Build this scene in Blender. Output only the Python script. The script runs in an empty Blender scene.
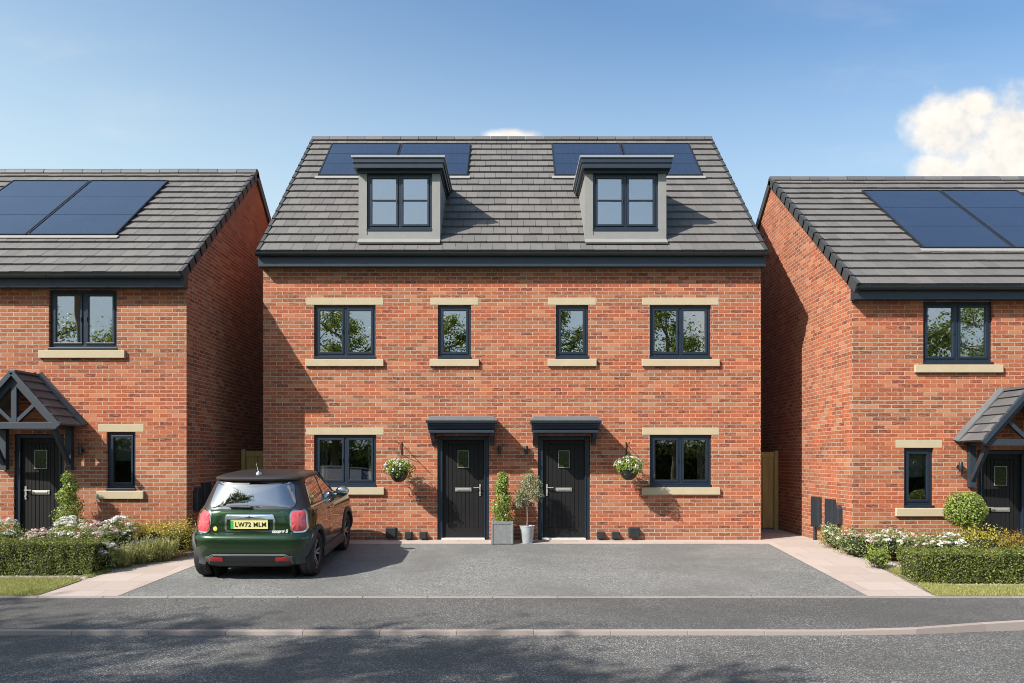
import bpy, bmesh, math, random
from mathutils import Vector, Matrix
random.seed(7)
R = math.radians
SC = bpy.context.scene
COL = SC.collection

# ------------------------------------------------------------------ camera, sky, sun, exposure
CAM_D, CAM_H, F = 16.0, 1.66, 792.0
cam_data = bpy.data.cameras.new('camera'); cam = bpy.data.objects.new('camera', cam_data); COL.objects.link(cam)
cam.location = (0, -CAM_D, CAM_H); cam.rotation_euler = (R(90), 0, 0)
cam_data.sensor_width = 36; cam_data.lens = 36*F/1024; cam_data.shift_y = (458-341.5)/1024
cam_data.clip_start = 0.05; cam_data.clip_end = 3000
SC.camera = cam
SUN = Vector((1.36, 1.0, -1.42)).normalized()
sun_d = bpy.data.lights.new('sun', 'SUN'); sun_d.energy = 5.0; sun_d.angle = R(0.5); sun_d.color = (1.0, 0.945, 0.86)
sun = bpy.data.objects.new('sun', sun_d); COL.objects.link(sun); sun.location = (-20, -30, 30)
sun.rotation_euler = SUN.to_track_quat('-Z', 'Y').to_euler()
SUN_EL = math.asin(-SUN.z); SUN_AZ = math.atan2(-SUN.x, -SUN.y)
SC.view_settings.view_transform = 'Standard'; SC.view_settings.look = 'None'
SC.view_settings.exposure = 0.74; SC.view_settings.gamma = 1.0; SC.view_settings.use_curve_mapping = False
SKY_STRENGTH = 0.105
SC.render.engine = 'CYCLES'; SC.cycles.filter_width = 0.95

class NT:
    """small helper to wire shader nodes"""
    def __init__(s, tree): s.t = tree; s.n = tree.nodes; s.l = tree.links
    def node(s, typ, **kw):
        n = s.n.new(typ)
        for k, v in kw.items():
            setattr(n, k, v)
        return n
    def put(s, sock, v):
        if isinstance(v, bpy.types.NodeSocket): s.l.new(v, sock)
        elif v is not None: sock.default_value = v
    def m(s, op, a, b=None, c=None, clamp=False):
        n = s.node('ShaderNodeMath', operation=op); n.use_clamp = clamp
        s.put(n.inputs[0], a)
        if b is not None: s.put(n.inputs[1], b)
        if c is not None: s.put(n.inputs[2], c)
        return n.outputs[0]
    def mix(s, f, a, b, typ='MIX'):
        n = s.node('ShaderNodeMixRGB', blend_type=typ)
        s.put(n.inputs[0], f); s.put(n.inputs[1], a); s.put(n.inputs[2], b)
        return n.outputs[0]
    def noise(s, vec, scale, detail=3, rough=0.55, dims='3D'):
        n = s.node('ShaderNodeTexNoise', noise_dimensions=dims)
        if vec is not None: s.put(n.inputs['Vector'], vec)
        n.inputs['Scale'].default_value = scale; n.inputs['Detail'].default_value = detail; n.inputs['Roughness'].default_value = rough
        return n.outputs[0]
    def ramp(s, f, stops, interp='LINEAR'):
        n = s.node('ShaderNodeValToRGB'); cr = n.color_ramp; cr.interpolation = interp
        while len(cr.elements) > 1: cr.elements.remove(cr.elements[-1])
        for i, (p, c) in enumerate(stops):
            e = cr.elements[0] if i == 0 else cr.elements.new(p)
            e.position = p; e.color = (c[0], c[1], c[2], 1) if len(c) == 3 else c
        s.put(n.inputs[0], f)
        return n.outputs[0]
    def comb(s, x, y, z=0.0):
        n = s.node('ShaderNodeCombineXYZ'); s.put(n.inputs[0], x); s.put(n.inputs[1], y); s.put(n.inputs[2], z)
        return n.outputs[0]
    def smooth(s, v, a, b):
        n = s.node('ShaderNodeMapRange', interpolation_type='SMOOTHSTEP')
        s.put(n.inputs[0], v); s.put(n.inputs[1], a); s.put(n.inputs[2], b); n.inputs[3].default_value = 0; n.inputs[4].default_value = 1
        return n.outputs[0]

# world: physical sky plus cumulus placed by direction
W = bpy.data.worlds.new('World'); SC.world = W; W.use_nodes = True
nt = NT(W.node_tree); nt.n.clear()
sky = nt.node('ShaderNodeTexSky', sky_type='NISHITA'); sky.sun_disc = False
sky.sun_elevation = SUN_EL; sky.sun_rotation = SUN_AZ % (2*math.pi)
sky.air_density = 1.0; sky.dust_density = 2.6; sky.ozone_density = 1.0; sky.altitude = 0
tc = nt.node('ShaderNodeTexCoord'); sep = nt.node('ShaderNodeSeparateXYZ'); nt.l.new(tc.outputs['Generated'], sep.inputs[0])
dx, dy, dz = sep.outputs
ady = nt.m('MAXIMUM', nt.m('ABSOLUTE', dy), 0.08)
su = nt.m('DIVIDE', dx, ady); sv = nt.m('DIVIDE', dz, ady)
vec = nt.comb(su, sv, nt.m('MULTIPLY', nt.m('SIGN', dy), 3.0))
fb = nt.noise(vec, 9.0, 8, 0.58)
fb2 = nt.noise(vec, 26.0, 5, 0.6)
def puff(cx, cy, rx, ry):
    ex = nt.m('DIVIDE', nt.m('SUBTRACT', su, cx), rx); ey = nt.m('DIVIDE', nt.m('SUBTRACT', sv, cy), ry)
    r = nt.m('SQRT', nt.m('ADD', nt.m('MULTIPLY', ex, ex), nt.m('MULTIPLY', ey, ey)))
    return nt.m('SUBTRACT', 1.0, r)
def pc(px, py): return (px-512)/F, (458-py)/F
puffs = []
for px, py, rx, ry in ((958, 130, 58, 48), (1012, 138, 64, 54), (1045, 150, 60, 40), (975, 106, 34, 24), (940, 172, 44, 26), (1000, 175, 70, 40), (1068, 120, 40, 50),
                       (514, 137, 34, 11)):
    cx, cy = pc(px, py); puffs.append(puff(cx, cy, rx/F, ry/F))
best = puffs[0]
for p in puffs[1:]: best = nt.m('MAXIMUM', best, p)
front = nt.m('GREATER_THAN', dy, 0.0)
dens = nt.m('ADD', best, nt.m('MULTIPLY', nt.m('SUBTRACT', fb, 0.5), 1.7))
dens = nt.m('ADD', dens, nt.m('MULTIPLY', nt.m('SUBTRACT', fb2, 0.5), 0.35))
cl_front = nt.m('MULTIPLY', nt.smooth(dens, 0.0, 0.62), front)
# loose clouds on the side of the sky behind the viewer, seen only in the window glass
fb3 = nt.noise(vec, 1.7, 6, 0.55)
cl_back = nt.m('MULTIPLY', nt.smooth(fb3, 0.52, 0.68), nt.m('SUBTRACT', 1.0, front))
# thin cirrus veil to the right and low down on the left
ci = nt.noise(nt.comb(nt.m('MULTIPLY', su, 1.2), nt.m('MULTIPLY', sv, 4.0), 1.0), 3.0, 6, 0.6)
ci_m = nt.m('MULTIPLY', nt.smooth(ci, 0.45, 0.8), nt.smooth(nt.m('ABSOLUTE', su), 0.15, 0.6))
cl = nt.m('MAXIMUM', nt.m('MAXIMUM', cl_front, nt.m('MULTIPLY', cl_back, 0.8)), nt.m('MULTIPLY', ci_m, 0.16))
cl = nt.m('MULTIPLY', cl, nt.m('MULTIPLY', nt.m('GREATER_THAN', dz, 0.0), nt.smooth(nt.m('ABSOLUTE', dy), 0.30, 0.55)))
shade = nt.ramp(nt.m('ADD', nt.m('MULTIPLY', fb2, 0.7), nt.m('MULTIPLY', fb, 0.45)), [(0.40, (4.3, 4.5, 4.8)), (0.54, (5.6, 5.3, 4.9)), (0.72, (6.7, 6.2, 5.6))])
skyc = nt.node('ShaderNodeHueSaturation'); nt.l.new(sky.outputs[0], skyc.inputs['Color']); skyc.inputs['Saturation'].default_value = 1.0; skyc.inputs['Value'].default_value = 1.0
# pale summer haze low in the sky, a little stronger towards the left
hz = nt.m('ADD', nt.smooth(dz, 0.54, 0.16), nt.m('MULTIPLY', dx, -0.42))
hz = nt.m('MULTIPLY', nt.m('MAXIMUM', hz, 0.0), 0.92, clamp=True)
clear = nt.mix(hz, nt.mix(1.0, skyc.outputs[0], (.90, 1.14, 1.26, 1), 'MULTIPLY'), (3.75, 4.85, 5.45, 1))
out_c = nt.mix(cl, clear, shade)
bg = nt.node('ShaderNodeBackground'); nt.l.new(out_c, bg.inputs[0]); bg.inputs[1].default_value = SKY_STRENGTH
wo = nt.node('ShaderNodeOutputWorld'); nt.l.new(bg.outputs[0], wo.inputs[0])

# ------------------------------------------------------------------ materials
def new_mat(name):
    m = bpy.data.materials.new(name); m.use_nodes = True
    t = NT(m.node_tree); b = m.node_tree.nodes['Principled BSDF']
    return m, t, b
def bump(t, b, h, strength=0.4, dist=0.01):
    n = t.node('ShaderNodeBump'); n.inputs['Strength'].default_value = strength; n.inputs['Distance'].default_value = dist
    t.put(n.inputs['Height'], h); t.l.new(n.outputs[0], b.inputs['Normal'])
def obj_co(t): return t.node('ShaderNodeTexCoord').outputs['Object']
def island(t): return t.node('ShaderNodeNewGeometry').outputs['Random Per Island']

def simple(name, col, rough=0.5, metal=0.0, var=0.12, scale=8.0, coat=0.0, bmp=0.0, spec=None):
    m, t, b = new_mat(name)
    n = t.noise(obj_co(t), scale, 4)
    c = t.mix(n, tuple(max(0, x*(1-var)) for x in col)+(1,), tuple(min(1, x*(1+var)) for x in col)+(1,))
    t.l.new(c, b.inputs['Base Color']); b.inputs['Roughness'].default_value = rough; b.inputs['Metallic'].default_value = metal
    if coat: b.inputs['Coat Weight'].default_value = coat; b.inputs['Coat Roughness'].default_value = 0.03
    if spec is not None: b.inputs['Specular IOR Level'].default_value = spec
    if bmp: bump(t, b, t.noise(obj_co(t), scale*6, 4), bmp, 0.004)
    else:
        rn = t.m('ADD', rough-0.06, t.m('MULTIPLY', t.noise(obj_co(t), scale*0.6, 3), 0.12)); t.l.new(rn, b.inputs['Roughness'])
    return m

def brick_mat():
    m, t, b = new_mat('red_brick')
    co = obj_co(t); s = t.node('ShaderNodeSeparateXYZ'); t.l.new(co, s.inputs[0])
    g = t.node('ShaderNodeNewGeometry'); sn = t.node('ShaderNodeSeparateXYZ'); t.l.new(g.outputs['True Normal'], sn.inputs[0])
    side = t.m('GREATER_THAN', t.m('ABSOLUTE', sn.outputs[0]), 0.5)
    u = t.m('ADD', t.m('MULTIPLY', s.outputs[0], t.m('SUBTRACT', 1.0, side)), t.m('MULTIPLY', t.m('ADD', s.outputs[1], 37.1), side))
    u = t.m('ADD', u, 50.0); v = t.m('ADD', s.outputs[2], 7.5)
    wob = t.m('MULTIPLY', t.m('SUBTRACT', t.noise(co, 9.0, 2), 0.5), 0.006)
    u = t.m('ADD', u, wob); v = t.m('ADD', v, wob)
    row = t.m('FLOOR', t.m('DIVIDE', v, 0.075))
    c = t.m('ADD', t.m('DIVIDE', u, 0.235), t.m('MULTIPLY', t.m('MODULO', row, 2.0), 0.5))
    colm = t.m('FLOOR', c)
    fu = t.m('MULTIPLY', t.m('FRACT', c), 0.235); fv = t.m('MULTIPLY', t.m('FRACT', t.m('DIVIDE', v, 0.075)), 0.075)
    rag = t.m('MULTIPLY', t.m('SUBTRACT', t.noise(co, 45.0, 3), 0.5), 0.011)
    mu = t.smooth(t.m('ADD', fu, rag), 0.009, 0.0135); mv = t.smooth(t.m('ADD', fv, rag), 0.0095, 0.014)
    br = t.m('MULTIPLY', mu, mv)
    wn = t.node('ShaderNodeTexWhiteNoise', noise_dimensions='2D'); t.l.new(t.comb(colm, row), wn.inputs['Vector'])
    col = t.ramp(wn.outputs['Value'], [(0.0, (0.1093, 0.0345, 0.0249)), (0.10, (0.1663, 0.0436, 0.0249)), (0.24, (0.2329, 0.0546, 0.0233)), (0.42, (0.2947, 0.0710, 0.0283)),
                                       (0.60, (0.3469, 0.0891, 0.0357)), (0.74, (0.2852, 0.0637, 0.0249)), (0.86, (0.4088, 0.1365, 0.0598)), (0.94, (0.4468, 0.1865, 0.0955)), (1.0, (0.2091, 0.0865, 0.0548))])
    wn2 = t.node('ShaderNodeTexWhiteNoise', noise_dimensions='1D'); t.put(wn2.inputs['W'], row)
    col = t.mix(t.m('MULTIPLY', t.smooth(wn2.outputs['Value'], .55, 1.0), .22), col, (.40, .14, .07, 1))
    streak = t.noise(t.comb(t.m('MULTIPLY', u, 14.0), t.m('MULTIPLY', v, 45.0), row), 1.0, 4)
    col = t.mix(t.smooth(streak, 0.40, 0.66), col, t.mix(0.7, col, (.40, .15, .082, 1)))
    col = t.mix(t.m('MULTIPLY', t.smooth(t.noise(co, 55.0, 3), 0.55, 0.8), 0.5), col, (.14, .06, .045, 1))
    big = t.noise(co, 0.55, 4)
    col = t.mix(t.m('MULTIPLY', t.smooth(big, 0.40, 0.7), 0.22), col, (.22, .085, .06, 1))
    patch = t.noise(t.comb(t.m('MULTIPLY', u, .8), t.m('MULTIPLY', v, 2.2), side), 1.0, 5, .6)
    col = t.mix(t.m('MULTIPLY', t.smooth(patch, .50, .68), .30), col, (.42, .17, .095, 1))
    bloom = t.noise(t.comb(t.m('MULTIPLY', u, 2.6), t.m('MULTIPLY', v, 3.4), 5.0), 1.0, 6, .7)
    col = t.mix(t.m('MULTIPLY', t.smooth(bloom, .62, .78), .18), col, (.46, .34, .28, 1))
    splash = t.smooth(t.m('ADD', s.outputs[2], t.m('MULTIPLY', t.noise(co, 5.0, 3), -.25)), .22, -.12)
    col = t.mix(t.m('MULTIPLY', splash, .35), col, (.16, .095, .07, 1))
    mor = t.mix(t.noise(co, 3.0, 4), (.29, .225, .165, 1), (.48, .375, .285, 1))
    fin = t.mix(br, mor, col)
    t.l.new(fin, b.inputs['Base Color']); b.inputs['Roughness'].default_value = 0.86; b.inputs['Specular IOR Level'].default_value = 0.25
    h = t.m('ADD', t.m('MULTIPLY', br, 1.0), t.m('MULTIPLY', t.noise(co, 130.0, 3), 0.35))
    h = t.m('ADD', h, t.m('MULTIPLY', wn.outputs['Value'], 0.3))
    bump(t, b, h, 0.6, 0.006)
    return m

def tile_mat():
    m, t, b = new_mat('concrete_roof_tile')
    co = obj_co(t); r = island(t)
    col = t.ramp(r, [(0, (.100, .092, .088)), (0.3, (.112, .103, .099)), (0.6, (.122, .112, .107)), (0.85, (.134, .122, .116)), (1, (.106, .097, .093))])
    st = t.noise(co, 6.0, 5, 0.65)
    col = t.mix(t.m('MULTIPLY', t.smooth(st, 0.45, 0.75), 0.2), col, (.19, .178, .168, 1))
    col = t.mix(t.m('MULTIPLY', t.smooth(t.noise(co, 90.0, 2), 0.5, 0.8), 0.35), col, (.07, .066, .066, 1))
    t.l.new(col, b.inputs['Base Color']); b.inputs['Roughness'].default_value = 0.72
    bump(t, b, t.noise(co, 70.0, 3), 0.35, 0.004)
    return m

def slate_mat():
    m, t, b = new_mat('dark_canopy_tile')
    co = obj_co(t); r = island(t)
    col = t.ramp(r, [(0, (.062, .064, .068)), (0.5, (.092, .093, .096)), (1, (.125, .123, .122))])
    col = t.mix(t.m('MULTIPLY', t.noise(co, 12.0, 4), 0.5), col, (.09, .085, .085, 1))
    t.l.new(col, b.inputs['Base Color']); b.inputs['Roughness'].default_value = 0.65
    bump(t, b, t.noise(co, 70.0, 3), 0.3, 0.004)
    return m

def tarmac_mat(name, base, speck, fine):
    m, t, b = new_mat(name)
    co = obj_co(t)
    vo = t.node('ShaderNodeTexVoronoi'); vo.inputs['Scale'].default_value = fine; t.l.new(co, vo.inputs['Vector'])
    sp = t.node('ShaderNodeSeparateColor'); t.l.new(vo.outputs['Color'], sp.inputs[0])
    stone = t.ramp(sp.outputs[0], [(0.0, tuple(x*0.45 for x in base)), (0.5, base), (0.80, tuple(x*1.35 for x in base)), (0.93, speck), (1.0, tuple(min(.75, x*1.35) for x in speck))])
    vo2 = t.node('ShaderNodeTexVoronoi'); vo2.inputs['Scale'].default_value = fine*0.42; t.l.new(co, vo2.inputs['Vector'])
    sp2 = t.node('ShaderNodeSeparateColor'); t.l.new(vo2.outputs['Color'], sp2.inputs[0])
    pick = t.m('MULTIPLY', t.m('GREATER_THAN', sp2.outputs[1], 0.945), t.smooth(vo2.outputs['Distance'], 0.42, 0.22))
    stone = t.mix(pick, stone, (speck[0]*1.25, speck[1]*1.22, speck[2]*1.18, 1))
    bigm = t.noise(co, 0.45, 5, 0.6)
    stone = t.mix(t.m('MULTIPLY', t.smooth(bigm, 0.40, 0.62), 0.55), stone, tuple(x*0.68 for x in base)+(1,))
    wear = t.noise(t.node('ShaderNodeTexCoord').outputs['Object'], 2.6, 4)
    stone = t.mix(t.m('MULTIPLY', t.smooth(wear, 0.5, 0.75), 0.22), stone, tuple(min(1, x*1.5) for x in base)+(1,))
    t.l.new(stone, b.inputs['Base Color']); b.inputs['Roughness'].default_value = 0.8; b.inputs['Specular IOR Level'].default_value = 0.35
    bump(t, b, vo.outputs['Distance'], 0.55, 0.008)
    return m

def slab_mat():
    """pinkish buff paving flags with joints"""
    m, t, b = new_mat('buff_paving_flags')
    co = obj_co(t); s = t.node('ShaderNodeSeparateXYZ'); t.l.new(co, s.inputs[0])
    x = t.m('ADD', s.outputs[0], 20.0); y = t.m('ADD', s.outputs[1], 20.06)
    ry = t.m('FLOOR', t.m('DIVIDE', y, 0.60)); cx = t.m('ADD', t.m('DIVIDE', x, 0.60), t.m('MULTIPLY', t.m('MODULO', ry, 2.0), 0.5))
    fx = t.m('MULTIPLY', t.m('FRACT', cx), 0.6); fy = t.m('MULTIPLY', t.m('FRACT', t.m('DIVIDE', y, 0.6)), 0.6)
    mk = t.m('MULTIPLY', t.smooth(fx, 0.006, 0.012), t.smooth(fy, 0.006, 0.012))
    wn = t.node('ShaderNodeTexWhiteNoise', noise_dimensions='2D'); t.l.new(t.comb(t.m('FLOOR', cx), ry), wn.inputs['Vector'])
    col = t.ramp(wn.outputs['Value'], [(0, (.31, .245, .215)), (0.5, (.395, .318, .28)), (1, (.35, .29, .262))])
    col = t.mix(t.m('MULTIPLY', t.noise(co, 7.0, 5), 0.45), col, (.40, .33, .29, 1))
    col = t.mix(t.m('MULTIPLY', t.smooth(t.noise(co, 1.1, 4), .5, .75), 0.3), col, (.30, .255, .23, 1))
    t.l.new(t.mix(mk, (.25, .20, .17, 1), col), b.inputs['Base Color']); b.inputs['Roughness'].default_value = 0.85
    bump(t, b, t.m('ADD', mk, t.m('MULTIPLY', t.noise(co, 60, 3), .3)), 0.4, 0.004)
    return m

def isl_mat(name, stops, rough=0.8, nscale=14.0, mixc=None, bmp=0.3):
    m, t, b = new_mat(name)
    co = obj_co(t); col = t.ramp(island(t), stops)
    if mixc: col = t.mix(t.m('MULTIPLY', t.smooth(t.noise(co, nscale, 5), .45, .75), 0.5), col, mixc+(1,))
    t.l.new(col, b.inputs['Base Color']); b.inputs['Roughness'].default_value = rough
    if bmp: bump(t, b, t.noise(co, nscale*5, 3), bmp, 0.004)
    return m

def leaf_mat(name, stops, trans=0.3, rough=0.45, spec=0.4):
    m, t, b = new_mat(name)
    col = t.ramp(island(t), stops)
    t.l.new(col, b.inputs['Base Color']); b.inputs['Roughness'].default_value = rough; b.inputs['Specular IOR Level'].default_value = spec
    tr = t.node('ShaderNodeBsdfTranslucent'); t.l.new(t.mix(0.3, col, (.30, .38, .05, 1)), tr.inputs[0])
    mx = t.node('ShaderNodeMixShader'); mx.inputs[0].default_value = trans
    t.l.new(b.outputs[0], mx.inputs[1]); t.l.new(tr.outputs[0], mx.inputs[2])
    t.l.new(mx.outputs[0], m.node_tree.nodes['Material Output'].inputs[0])
    return m

def glass_mat(name, refl=0.4, tint=(.55, .6, .6), wav=0.02):
    m, t, b = new_mat(name)
    tr = t.node('ShaderNodeBsdfTransparent'); tr.inputs[0].default_value = tint+(1,)
    gl = t.node('ShaderNodeBsdfGlossy'); gl.inputs['Roughness'].default_value = 0.0; gl.inputs[0].default_value = (.97, .93, .95, 1)
    bn = t.node('ShaderNodeBump'); bn.inputs['Strength'].default_value = wav; bn.inputs['Distance'].default_value = 0.05
    t.l.new(t.noise(obj_co(t), 1.6, 1), bn.inputs['Height']); t.l.new(bn.outputs[0], gl.inputs['Normal'])
    fr = t.node('ShaderNodeFresnel'); fr.inputs[0].default_value = 1.5
    mx = t.node('ShaderNodeMixShader'); t.l.new(t.m('ADD', fr.outputs[0], refl, clamp=True), mx.inputs[0])
    t.l.new(tr.outputs[0], mx.inputs[1]); t.l.new(gl.outputs[0], mx.inputs[2])
    t.l.new(mx.outputs[0], m.node_tree.nodes['Material Output'].inputs[0])
    return m

def panel_mat():
    m, t, b = new_mat('solar_cells')
    co = obj_co(t); s = t.node('ShaderNodeSeparateXYZ'); t.l.new(co, s.inputs[0])
    def line(v, p, w):
        f = t.m('FRACT', t.m('DIVIDE', v, p)); return t.m('LESS_THAN', t.m('MULTIPLY', f, p), w)
    ln = t.m('MAXIMUM', line(t.m('ADD', s.outputs[0], 30.0), .158, .006), line(t.m('ADD', s.outputs[2], 30.0), .11, .004))
    n = t.noise(co, 1.3, 3)
    col = t.mix(n, (.014, .022, .045, 1), (.022, .033, .062, 1))
    col = t.mix(t.m('MULTIPLY', ln, 0.35), col, (.04, .055, .09, 1))
    t.l.new(col, b.inputs['Base Color']); b.inputs['Roughness'].default_value = 0.16; b.inputs['Specular IOR Level'].default_value = 0.5
    b.inputs['Coat Weight'].default_value = 0.4; b.inputs['Coat Roughness'].default_value = 0.05
    return m

def grass_ground_mat():
    m, t, b = new_mat('turf')
    co = obj_co(t)
    c = t.mix(t.noise(co, 2.0, 6), (.15, .16, .045, 1), (.24, .24, .08, 1))
    c = t.mix(t.m('MULTIPLY', t.noise(co, 60, 4), .6), c, (.09, .10, .03, 1))
    t.l.new(c, b.inputs['Base Color']); b.inputs['Roughness'].default_value = .95
    bump(t, b, t.noise(co, 90, 3), .5, .02)
    return m

def soil_mat():
    m, t, b = new_mat('gravelly_soil')
    co = obj_co(t)
    vo = t.node('ShaderNodeTexVoronoi'); vo.inputs['Scale'].default_value = 45; t.l.new(co, vo.inputs['Vector'])
    sp = t.node('ShaderNodeSeparateColor'); t.l.new(vo.outputs['Color'], sp.inputs[0])
    c = t.ramp(sp.outputs[0], [(0, (.13, .10, .075)), (.5, (.24, .19, .15)), (.8, (.36, .30, .25)), (1, (.5, .44, .38))])
    c = t.mix(t.m('MULTIPLY', t.smooth(t.noise(co, 3, 4), .4, .7), .6), c, (.10, .078, .055, 1))
    t.l.new(c, b.inputs['Base Color']); b.inputs['Roughness'].default_value = .95
    bump(t, b, vo.outputs['Distance'], .8, .02)
    return m

def wood_mat(name, c1, c2):
    m, t, b = new_mat(name)
    co = obj_co(t); s = t.node('ShaderNodeSeparateXYZ'); t.l.new(co, s.inputs[0])
    v = t.comb(t.m('MULTIPLY', s.outputs[0], 30.0), t.m('MULTIPLY', s.outputs[1], 30.0), t.m('MULTIPLY', s.outputs[2], 1.5))
    n = t.noise(v, 1.0, 5, .6)
    c = t.mix(t.smooth(n, .3, .7), c1+(1,), c2+(1,))
    c = t.mix(t.m('MULTIPLY', island(t), .4), c, tuple(x*.7 for x in c1)+(1,))
    t.l.new(c, b.inputs['Base Color']); b.inputs['Roughness'].default_value = .75
    bump(t, b, n, .3, .004)
    return m

def bark_mat():
    m, t, b = new_mat('bark')
    co = obj_co(t)
    n = t.noise(co, 14, 6, .65)
    t.l.new(t.mix(n, (.09, .065, .045, 1), (.26, .21, .16, 1)), b.inputs['Base Color']); b.inputs['Roughness'].default_value = .9
    bump(t, b, n, .7, .02)
    return m

def stone_mat():
    m, t, b = new_mat('buff_stone')
    co = obj_co(t)
    c = t.mix(t.noise(co, 5, 5), (.38, .31, .20, 1), (.47, .39, .265, 1))
    c = t.mix(t.m('MULTIPLY', t.smooth(t.noise(co, 38, 4), .5, .8), .4), c, (.40, .32, .20, 1))
    c = t.mix(t.m('MULTIPLY', t.smooth(t.noise(co, 1.6, 4), .5, .75), .3), c, (.36, .30, .21, 1))
    t.l.new(c, b.inputs['Base Color']); b.inputs['Roughness'].default_value = .88
    bump(t, b, t.noise(co, 90, 3), .35, .004)
    return m

def paint_mat():
    m, t, b = new_mat('green_car_paint')
    n = t.noise(obj_co(t), 600, 1)
    t.l.new(t.mix(n, (.010, .032, .010, 1), (.019, .053, .018, 1)), b.inputs['Base Color'])
    b.inputs['Metallic'].default_value = .6; b.inputs['Roughness'].default_value = .27
    b.inputs['Coat Weight'].default_value = 1.0; b.inputs['Coat Roughness'].default_value = .015
    return m

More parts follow.
